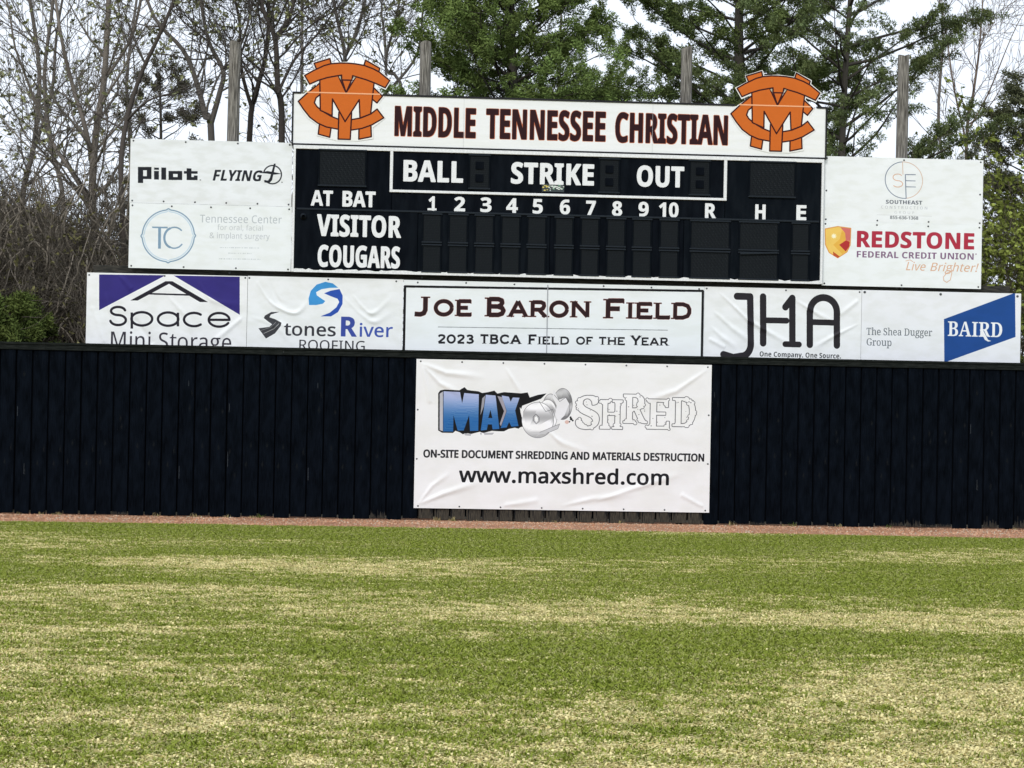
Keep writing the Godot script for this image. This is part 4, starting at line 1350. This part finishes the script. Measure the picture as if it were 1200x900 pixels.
# ---------------------------------------------------------------- trees
class Wood:
	var thick := Geo.new()
	var thin := Geo.new()
	var tips := []
	var r := RandomNumberGenerator.new()
	var wander := 0.25
	var lift := 0.035
	var kids := [7, 6, 5, 3]
	var spread := 0.9
	var least := 0.0042
	var col := Color.WHITE
	var last := 3
	var shrink := 0.62

	func side(d: Vector3) -> Vector3:
		var q := d.cross(Vector3(r.randf_range(-1, 1), r.randf_range(-1, 1), r.randf_range(-1, 1)))
		return q.normalized() if q.length() > 0.01 else Vector3.RIGHT

	func limb(p: Vector3, d: Vector3, length: float, rad: float, level: int) -> void:
		var n := clampi(int(length / 0.22), 3, 9)
		var path := PackedVector3Array([p])
		var rs := PackedFloat32Array([rad])
		d = d.normalized()
		for k in n:
			d = (d + side(d) * wander * r.randf_range(0.2, 1.0) + Vector3.UP * lift).normalized()
			p += d * length / n
			path.append(p)
			rs.append(maxf(least, rad * lerpf(1.0, 0.35, float(k + 1) / n)))
		along(path, rs, level, length)

	func along(path: PackedVector3Array, rs: PackedFloat32Array, level: int, length: float) -> void:
		(thick if level < 1 else thin).tube(path, rs, [8, 5, 4, 3, 3][mini(level, 4)], col * r.randf_range(0.85, 1.15))
		var n := path.size() - 1
		if level >= last:
			tips.append([path[n], (path[n] - path[n - 1]).normalized()])
			tips.append([path[n / 2], side(path[n] - path[0])])
			return
		var count: int = kids[mini(level, kids.size() - 1)]
		for k in count:
			var f := r.randf_range(0.25, 1.0) if k > 0 else 1.0
			var at := f * n
			var j := mini(int(at), n - 1)
			var q := path[j].lerp(path[j + 1], at - j)
			var d := (path[j + 1] - path[j]).normalized()
			var out := (d + side(d) * spread * r.randf_range(0.6, 1.4)).normalized() if k > 0 else d
			limb(q, out, length * shrink * r.randf_range(0.6, 1.15) * (1.15 - 0.45 * f), maxf(least, lerpf(rs[j], rs[j + 1], at - j) * r.randf_range(0.42, 0.68)), level + 1)

func bare_tree(label: String, z: float, paths: Array, col: Color, sd: int, leaves: float, leaf_col: Color, wide := 1.0, group := "") -> void:
	var base := Vector3(paths[0][0][0], 0.0, z)
	var t := thing("bare_tree", label, "tree", base, group)
	var w := Wood.new()
	w.r.seed = sd
	w.col = col
	w.last = 3
	w.kids = [8, 6, 4]
	var f := FastNoiseLite.new()
	f.seed = sd
	f.frequency = 0.3
	for q in paths:
		var path := PackedVector3Array()
		var rs := PackedFloat32Array()
		var n: int = q[0].size() / 2
		if q == paths[0]:
			path.append(Vector3(0, -0.1, 0))
			rs.append(q[1] * 1.35)
		for k in n:
			path.append(Vector3(q[0][k * 2] - base.x, q[0][k * 2 + 1], 0.5 * f.get_noise_2d(q[0][k * 2] * 3.0, q[0][k * 2 + 1])))
			rs.append(0.82 * lerpf(q[1], q[2], float(k) / (n - 1)))
		# smooth the hand-set points
		var sp := PackedVector3Array()
		var sr := PackedFloat32Array()
		for k in path.size() - 1:
			var p0 := path[maxi(0, k - 1)]
			var p3 := path[mini(path.size() - 1, k + 2)]
			for j in 4:
				sp.append(path[k].cubic_interpolate(path[k + 1], p0, p3, j / 4.0))
				sr.append(lerpf(rs[k], rs[k + 1], j / 4.0))
		sp.append(path[path.size() - 1])
		sr.append(rs[rs.size() - 1])
		w.thick.tube(sp, sr, 9, col)
		var m := sp.size() - 1
		var count := int(16 * wide) if q == paths[0] else int(9 * wide)
		for k in count:
			var u := w.r.randf_range(0.42, 1.0) if q == paths[0] else w.r.randf_range(0.15, 1.0)
			var j := mini(int(u * m), m - 1)
			var d := (sp[j + 1] - sp[j]).normalized()
			var out := (d + w.side(d) * w.r.randf_range(0.6, 1.7) + Vector3.UP * 0.1).normalized()
			w.limb(sp[j], out, w.r.randf_range(0.9, 2.3) * (1.25 - 0.5 * u) * wide, sr[j] * w.r.randf_range(0.28, 0.5), 1)
		w.limb(sp[m], (sp[m] - sp[m - 1]).normalized(), 2.4, sr[m], 0)
	part("trunk", w.thick.mesh(), M.bark, t)
	var br := part("crown", w.thin.mesh(), M.bark, t)
	br.set_meta("kind", "stuff")
	if leaves > 0.0:
		buds(w, leaves, leaf_col, t, 0.065)

func buds(w: Wood, share: float, leaf_col: Color, t: Node3D, size: float) -> void:
	var list := []
	for q in w.tips:
		if w.r.randf() < share:
			var s := w.r.randf_range(0.6, 1.5) * size / 0.05
			list.append([Transform3D(Basis.from_euler(Vector3(w.r.randf() * TAU, w.r.randf() * TAU, w.r.randf() * TAU)).scaled(Vector3.ONE * s), q[0]), leaf_col * w.r.randf_range(0.6, 1.5)])
	if list.size() > 0:
		scatter("young_leaves", M.bud_mesh, M.leaf, list, t)

func leaf_cluster(n: int, reach: float, long: float, wide: float, sd: int, flatness := 0.6) -> ArrayMesh:
	var r := RandomNumberGenerator.new()
	r.seed = sd
	var g := Geo.new()
	for k in n:
		var d := Vector3(r.randf_range(-1, 1), r.randf_range(-1, 1) * flatness, r.randf_range(-0.3, 1)).normalized()
		var p := Vector3(r.randf_range(-0.35, 0.35), r.randf_range(-0.3, 0.3) * flatness, r.randf_range(0.0, 1.0)) * reach
		var s := d.cross(Vector3(r.randf_range(-1, 1), r.randf_range(-1, 1), r.randf_range(-1, 1))).normalized()
		var h := long * r.randf_range(0.6, 1.3)
		var q := 1.0 * r.randf_range(0.75, 1.25)
		g.face([p, p + d * h * 0.45 + s * wide, p + d * h, p + d * h * 0.45 - s * wide], Color(q, q, q * 0.95))
	return g.mesh()

func evergreen(called: String, label: String, at: Vector3, height: float, start: float, radius: float, branches: int, up: float, col: Color, sd: int, cluster: Mesh, dense: float, trunk_r: float, hollow: float, taper: float) -> void:
	var t := thing(called, label, "tree", at)
	var r := RandomNumberGenerator.new()
	r.seed = sd
	var wood := Geo.new()
	var limbs := Geo.new()
	var path := PackedVector3Array()
	var rs := PackedFloat32Array()
	for k in 13:
		var f := k / 12.0
		path.append(Vector3(0.12 * sin(f * 5.0 + sd), height * 0.97 * f - 0.05, 0.1 * cos(f * 4.0 + sd)))
		rs.append(trunk_r * (1.0 - 0.85 * f) + 0.01)
	wood.tube(path, rs, 9, Color(0.085, 0.075, 0.066))
	var list := []
	for k in branches:
		var f := (k + r.randf()) / branches
		var h := lerpf(start, height * 0.97, f)
		var reach := radius * (1.0 - pow(f, taper)) * r.randf_range(0.6, 1.2) + 0.25
		var tint := r.randf_range(0.7, 1.5)
		var az := k * 2.39996 + r.randf_range(-0.5, 0.5)
		var d := Vector3(cos(az), up * r.randf_range(0.4, 1.4), sin(az)).normalized()
		var tf := clampf(h / (height * 0.97), 0.0, 1.0) * 12.0
		var j := mini(int(tf), 11)
		var p := path[j].lerp(path[j + 1], tf - j)
		var n := maxi(4, int(reach / 0.25))
		var bp := PackedVector3Array([p])
		var br := PackedFloat32Array([0.009 + 0.009 * reach])
		for s in n:
			d = (d + Vector3(r.randf_range(-0.12, 0.12), r.randf_range(-0.1, 0.14), r.randf_range(-0.12, 0.12))).normalized()
			p += d * reach / n
			bp.append(p)
			br.append(lerpf(0.009 + 0.009 * reach, 0.005, float(s + 1) / n))
			var u := float(s + 1) / n
			if u < hollow:
				continue
			for e in [-1, 1]:
				if r.randf() > dense:
					continue
				var q: Vector3 = d.cross(Vector3.UP).normalized() * e + d * r.randf_range(0.3, 1.0) + Vector3.UP * r.randf_range(-0.3, 0.5)
				q = q.normalized()
				var long := r.randf_range(0.25, 0.6) * (1.15 - 0.4 * u) * clampf(radius * 0.6, 0.6, 1.2)
				limbs.tube(PackedVector3Array([p, p + q * long * 0.5, p + q * long]), PackedFloat32Array([0.007, 0.005, 0.004]), 3, Color(0.07, 0.06, 0.045))
				for c in 4:
					var o: Vector3 = p + q * long * (0.25 + 0.25 * c) + Vector3(r.randf_range(-0.06, 0.06), r.randf_range(-0.06, 0.06), r.randf_range(-0.06, 0.06))
					var b := Basis.looking_at(-(q + Vector3(r.randf_range(-0.6, 0.6), r.randf_range(-0.2, 0.7), r.randf_range(-0.6, 0.6))).normalized(), Vector3.UP)
					list.append([Transform3D(b.scaled(Vector3.ONE * r.randf_range(0.7, 1.25)), o), (col * tint * r.randf_range(0.75, 1.25)).lerp(Color(0.15, 0.155, 0.04), r.randf() * 0.3)])
		wood.tube(bp, br, 5, Color(0.07, 0.062, 0.054))
	part("trunk", wood.mesh(), M.bark, t)
	var lb := part("twigs", limbs.mesh(), M.bark, t)
	lb.set_meta("kind", "stuff")
	scatter("crown", cluster, M.leaf, list, t)

func shrub(called: String, label: String, group: String, at: Vector3, height: float, wide: float, stems: int, sd: int, col: Color, leaf_share: float, leaf_col: Color, leaf_size: float, depth := 3) -> void:
	var t := thing(called, label, "shrub", at, group)
	var w := Wood.new()
	w.r.seed = sd
	w.col = col
	w.last = depth
	w.kids = [7, 6, 5]
	w.wander = 0.42
	w.spread = 1.1
	w.lift = 0.02
	w.shrink = 0.6
	for k in stems:
		var d := Vector3(w.r.randf_range(-1, 1) * wide / height, 1.0, w.r.randf_range(-0.6, 0.6) * wide / height)
		w.limb(Vector3(w.r.randf_range(-0.3, 0.3) * wide, -0.05, w.r.randf_range(-0.25, 0.25) * wide), d, height * w.r.randf_range(0.55, 0.9), w.r.randf_range(0.018, 0.035), 0)
	part("stems", w.thick.mesh(), M.bark, t)
	var o := part("crown", w.thin.mesh(), M.bark, t)
	o.set_meta("kind", "stuff")
	if leaf_share > 0.0:
		buds(w, leaf_share, leaf_col, t, leaf_size)

func trees() -> void:
	M.bud_mesh = leaf_cluster(5, 0.05, 0.05, 0.016, 3, 1.0)
	var grey := Color(0.19, 0.168, 0.142)
	var dark := Color(0.08, 0.07, 0.062)
	var mid := Color(0.155, 0.14, 0.122)
	var bud := Color(0.24, 0.25, 0.13)
	bare_tree("stout pale grey forked tree beside the boards, at the brushy end", -7.0, [[[-6.31, 1.62, -6.35, 4.03, -6.44, 4.95, -6.40, 6.01, -6.28, 7.01, -6.24, 8.29, -6.21, 9.57], 0.100, 0.043], [[-6.42, 5.45, -6.57, 6.15, -6.80, 6.85, -7.00, 7.70, -7.19, 8.82], 0.057, 0.026], [[-6.44, 4.88, -6.81, 5.46, -7.13, 5.92, -7.40, 6.55, -7.72, 7.39], 0.054, 0.021], [[-6.30, 6.94, -5.90, 7.59, -5.70, 8.30, -5.65, 9.02], 0.037, 0.017]], grey, 101, 0.14, bud)
	bare_tree("thin almost black crooked tree hugging the end of the winged J board", -5.5, [[[-5.82, 1.63, -5.82, 3.96, -5.90, 5.33, -5.83, 6.16, -5.61, 6.92, -5.35, 7.48, -5.09, 8.11, -4.87, 8.94], 0.064, 0.028], [[-5.83, 6.16, -5.50, 6.44, -5.13, 6.59], 0.031, 0.011]], dark, 102, 0.1, bud, 0.8)
	bare_tree("grey leaning bare tree deep in the brushy end", -12.0, [[[-8.01, 1.60, -8.03, 5.04, -7.83, 6.30, -7.78, 7.71, -8.05, 9.42], 0.079, 0.038], [[-7.85, 6.14, -7.54, 7.24, -7.47, 8.34, -7.28, 9.60], 0.048, 0.022]], mid, 103, 0.25, bud, 1.1)
	bare_tree("bare tree forking into a wide V beside the first wooden pole", -9.0, [[[-4.41, 1.66, -4.53, 6.18, -4.63, 6.55, -4.82, 7.21, -5.05, 7.72, -5.57, 8.30, -5.89, 9.33], 0.082, 0.027], [[-4.56, 6.40, -4.40, 7.00, -4.35, 7.37, -4.61, 7.89, -4.77, 8.62, -4.94, 9.51], 0.063, 0.027], [[-4.35, 7.37, -4.20, 7.57, -3.95, 8.20, -3.82, 9.25], 0.042, 0.019]], mid, 104, 0.3, bud)
	bare_tree("dark bare tree with a high narrow fork beside the header board's end", -8.0, [[[-3.41, 1.68, -3.32, 6.12, -3.41, 7.07, -3.47, 7.86, -3.69, 8.37, -3.88, 9.24], 0.076, 0.035], [[-3.47, 7.86, -3.22, 8.24, -3.06, 9.12], 0.056, 0.029], [[-3.40, 6.92, -3.13, 7.51, -2.75, 7.96, -2.35, 8.56], 0.035, 0.015]], dark, 105, 0.15, bud)
	bare_tree("slim dark tree between the first pole and the high forked tree", -10.5, [[[-3.91, 1.68, -3.89, 6.34, -3.79, 7.19, -3.62, 7.96, -3.59, 8.88, -3.66, 9.80], 0.071, 0.034], [[-3.84, 6.88, -4.06, 7.64, -4.12, 8.55, -4.41, 9.46], 0.046, 0.022]], dark, 106, 0.2, bud)
	bare_tree("bare tree whose fork shows just above an orange monogram", -14.0, [[[-2.06, 1.72, -2.14, 7.29, -2.12, 8.36, -2.29, 9.10, -2.56, 10.40], 0.063, 0.030], [[-2.12, 8.36, -1.87, 8.95, -1.57, 10.27], 0.053, 0.025]], mid, 107, 0.25, bud, 1.1)
	bare_tree("thin bare tree between a wooden pole and an orange monogram", -16.0, [[[-0.54, 1.75, -0.86, 7.54, -1.25, 8.38, -1.10, 9.24, -0.82, 10.62], 0.051, 0.024], [[-1.08, 8.05, -0.61, 8.74, -0.51, 9.77, -0.31, 10.80], 0.038, 0.017]], mid, 108, 0.3, bud)
	bare_tree("pale slender bare tree standing beyond the SE circle board", -14.0, [[[10.14, 1.95, 10.09, 6.81, 10.18, 7.98, 10.27, 8.82, 10.35, 10.00], 0.049, 0.016], [[10.13, 7.31, 10.53, 7.99, 10.82, 8.84], 0.026, 0.012], [[10.10, 6.97, 9.81, 7.97, 9.69, 8.80, 9.61, 9.47], 0.026, 0.012]], Color(0.2, 0.16, 0.13), 109, 0.0, bud, 0.75)
	bare_tree("slim grey bare tree next to the stout pale forked tree", -11.0, [[[-7.16, 1.61, -7.19, 4.99, -7.44, 6.21, -7.59, 7.44, -7.46, 8.83, -7.51, 9.75], 0.062, 0.031]], mid, 110, 0.25, bud)
	# more of the same wood, farther back
	for q in [[-9.6, -19.0, 111], [-6.4, -22.0, 113], [-2.9, -21.0, 115], [-0.9, -26.0, 116], [2.9, -24.0, 117], [12.4, -25.0, 118]]:
		var x: float = q[0]
		var r := RandomNumberGenerator.new()
		r.seed = q[2]
		var run := []
		for k in 6:
			run.append_array([x + r.randf_range(-0.3, 0.3) * (1.0 if k > 1 else 0.0), 1.6 + k * 1.75])
		bare_tree("slender bare tree far back in the wood behind the scoreboard", q[1], [[run, 0.085, 0.035]], mid, q[2], 0.15, bud, 0.95, "bare trees far back in the wood")
	# evergreens
	var spray := leaf_cluster(64, 0.19, 0.066, 0.0105, 5, 0.8)
	var needle := leaf_cluster(60, 0.16, 0.066, 0.009, 6, 1.0)
	evergreen("cedar_tree", "dense rounded green cedar rising behind the middle of the header board", Vector3(0.5, 0, -7.0), 12.5, 3.0, 2.05, 185, 0.55, Color(0.150, 0.215, 0.066), 201, spray, 0.9, 0.16, 0.3, 2.2)
	evergreen("pine_tree", "broad dark evergreen behind the last word of the header board", Vector3(4.9, 0, -9.5), 13.0, 3.5, 2.75, 105, 0.45, Color(0.130, 0.178, 0.066), 202, spray, 0.75, 0.17, 0.35, 2.5)
	evergreen("pine_tree", "open dark pine with visible trunk behind the SE circle board", Vector3(6.5, 0, -8.0), 11.5, 4.2, 2.7, 62, 0.5, Color(0.115, 0.15, 0.066), 203, needle, 0.8, 0.10, 0.45, 2.6)
	evergreen("cedar_tree", "sparse grey green evergreen at the end beyond the red lettered board", Vector3(10.7, 0, -12.0), 8.2, 3.0, 1.35, 62, 0.4, Color(0.11, 0.12, 0.075), 204, spray, 0.55, 0.1, 0.25, 2.0)
	evergreen("cedar_tree", "small dull sparse cedar among the bare trees behind the winged J board", Vector3(-5.75, 0, -15.0), 8.3, 4.0, 0.9, 44, 0.4, Color(0.11, 0.10, 0.08), 205, spray, 0.3, 0.07, 0.3, 2.0)
	evergreen("young_cedar", "small bright green cedar just behind the fence in the brush", Vector3(-7.4, 0, -2.4), 3.2, 0.4, 0.85, 52, 0.3, Color(0.075, 0.105, 0.03), 206, spray, 0.7, 0.05, 0.1, 1.8)
	# brush at both ends
	for k in 7:
		shrub("tangled_shrub", "leafless vine tangled shrub in the brown brush behind the fence", "leafless brush behind the fence end", Vector3(-9.0 + k * 0.56, 0, -3.4 - (k * 7 % 4) * 0.6), 5.6 - 0.2 * k, 1.3, 7, 301 + k, Color(0.13, 0.112, 0.09) * (0.75 + 0.12 * (k % 4)), 0.12, Color(0.16, 0.15, 0.07), 0.05)
	for k in 4:
		shrub("leafy_shrub", "yellow green leafing shrub beyond the end of the red lettered board", "leafing shrubs beyond the boards", Vector3(8.35 + k * 0.62, 0, -5.6 - (k % 2) * 1.3), 5.6, 1.3, 6, 321 + k, Color(0.11, 0.095, 0.07), 0.95, Color(0.20, 0.235, 0.055), 0.075)
	for k in 8:
		shrub("understory_shrub", "brown leafless shrub seen through the gap under the scoreboard", "shrubs behind the boards", Vector3(-4.6 + k * 1.5, 0, -6.4 - (k % 3)), 4.0, 1.4, 5, 341 + k, Color(0.06, 0.055, 0.04), 0.5, Color(0.07, 0.085, 0.025), 0.07, 2)
	thicket()

func thicket() -> void:
	var r := RandomNumberGenerator.new()
	r.seed = 88
	var g := Geo.new()
	for k in 34:
		var p := Vector3(r.randf_range(-0.4, 0.4), r.randf_range(-0.35, 0.35), r.randf_range(-0.4, 0.4))
		var d := Vector3(r.randf_range(-1, 1), r.randf_range(-0.7, 1), r.randf_range(-1, 1)).normalized()
		var path := PackedVector3Array([p])
		var rs := PackedFloat32Array()
		var w := r.randf_range(0.0035, 0.008)
		for s in 5:
			d = (d + Vector3(r.randf_range(-0.5, 0.5), r.randf_range(-0.5, 0.45), r.randf_range(-0.5, 0.5))).normalized()
			p += d * r.randf_range(0.07, 0.14)
			path.append(p)
		for s in 6:
			rs.append(w * (1.0 - 0.1 * s))
		var q := r.randf_range(0.6, 1.4)
		g.tube(path, rs, 3, Color(q, q, q))
	var h := Geo.new()
	for k in 7:
		var p := Vector3(r.randf_range(-0.5, 0.5), r.randf_range(-0.7, 0.2), r.randf_range(-0.5, 0.5))
		var d := Vector3(r.randf_range(-0.7, 0.7), 1.0, r.randf_range(-0.5, 0.5)).normalized()
		var path := PackedVector3Array([p])
		var rs := PackedFloat32Array([0.016])
		for s in 9:
			d = (d + Vector3(r.randf_range(-0.45, 0.45), r.randf_range(-0.4, 0.3), r.randf_range(-0.4, 0.4))).normalized()
			p += d * 0.15
			path.append(p)
			rs.append(0.016 * (1.0 - 0.08 * s))
		h.tube(path, rs, 5, Color.WHITE)
	var stems := []
	for k in 75:
		stems.append([Transform3D(Basis(Vector3.UP, r.randf() * TAU).scaled(Vector3.ONE * r.randf_range(0.7, 1.3)), Vector3(r.randf_range(-10.5, -5.2), r.randf_range(1.8, 4.6), r.randf_range(-5.2, -3.3))), Color(0.27, 0.235, 0.19) * r.randf_range(0.5, 1.2)])
	var list := []
	var leaves := []
	while list.size() < 820:
		var x := r.randf_range(-12.0, -4.9)
		var z := r.randf_range(-12.5, -4.0)
		var top := (4.9 - 0.45 * (x + 7.6) if x > -7.6 else 4.9) + 0.06 * (-4.0 - z) + r.randf_range(-0.5, 0.25)
		var y := r.randf_range(1.6, maxf(2.0, top))
		var c := Color(0.14, 0.122, 0.098) * r.randf_range(0.3, 1.15)
		list.append([Transform3D(Basis.from_euler(Vector3(r.randf() * TAU, r.randf() * TAU, r.randf() * TAU)), Vector3(x, y, z)), c])
		if r.randf() < 0.35:
			leaves.append([Transform3D(Basis.from_euler(Vector3(r.randf() * TAU, r.randf() * TAU, r.randf() * TAU)).scaled(Vector3.ONE * r.randf_range(0.8, 1.8)), Vector3(x + r.randf_range(-0.3, 0.3), y, z)), Color(0.17, 0.16, 0.07) * r.randf_range(0.5, 1.3)])
	var t := thing("brush_thicket", "mass of brown tangled vines and twigs behind the fence end", "thicket")
	t.set_meta("kind", "stuff")
	scatter("vines", g.mesh(), M.bark, list, t)
	scatter("vine_stems", h.mesh(), M.bark, stems, t)
	scatter("dry_leaves", leaf_cluster(9, 0.16, 0.06, 0.018, 9, 1.0), M.leaf, leaves, t)
	rise()

func rise() -> void:
	# a brush-covered rise behind the thicket
	var g := Geo.new()
	var f := FastNoiseLite.new()
	f.seed = 5
	f.frequency = 0.35
	var nx := 70
	var nz := 40
	for j in nz + 1:
		for i in nx + 1:
			var x := lerpf(-30.0, -1.0, float(i) / nx)
			var z := lerpf(-30.0, -9.0, float(j) / nz)
			var ridge := clampf(5.25 - 0.62 * (x + 7.9), -0.2, 6.6) if x > -7.9 else 5.25 + 0.12 * (-7.9 - x)
			var h := ridge * smoothstep(-9.2, -13.5, z) + 0.35 * f.get_noise_2d(x * 2.0, z * 2.0)
			g.v.append(Vector3(x, maxf(h, -0.3), z))
	for j in nz + 1:
		for i in nx + 1:
			var p := j * (nx + 1)
			var dx: Vector3 = g.v[p + mini(i + 1, nx)] - g.v[p + maxi(i - 1, 0)]
			var dz: Vector3 = g.v[mini(j + 1, nz) * (nx + 1) + i] - g.v[maxi(j - 1, 0) * (nx + 1) + i]
			g.n.append(dz.cross(dx).normalized())
	for j in nz:
		for i in nx:
			var p := j * (nx + 1) + i
			g.i.append_array(PackedInt32Array([p, p + 1, p + nx + 1, p + 1, p + nx + 2, p + nx + 1]))
	setting("hill", g.mesh(), patterned(lin(0.03, 0.026, 0.021), lin(0.12, 0.10, 0.078), 0.05, 33, Vector3(0.7, 0.7, 0.7), 0.95, 3.0))
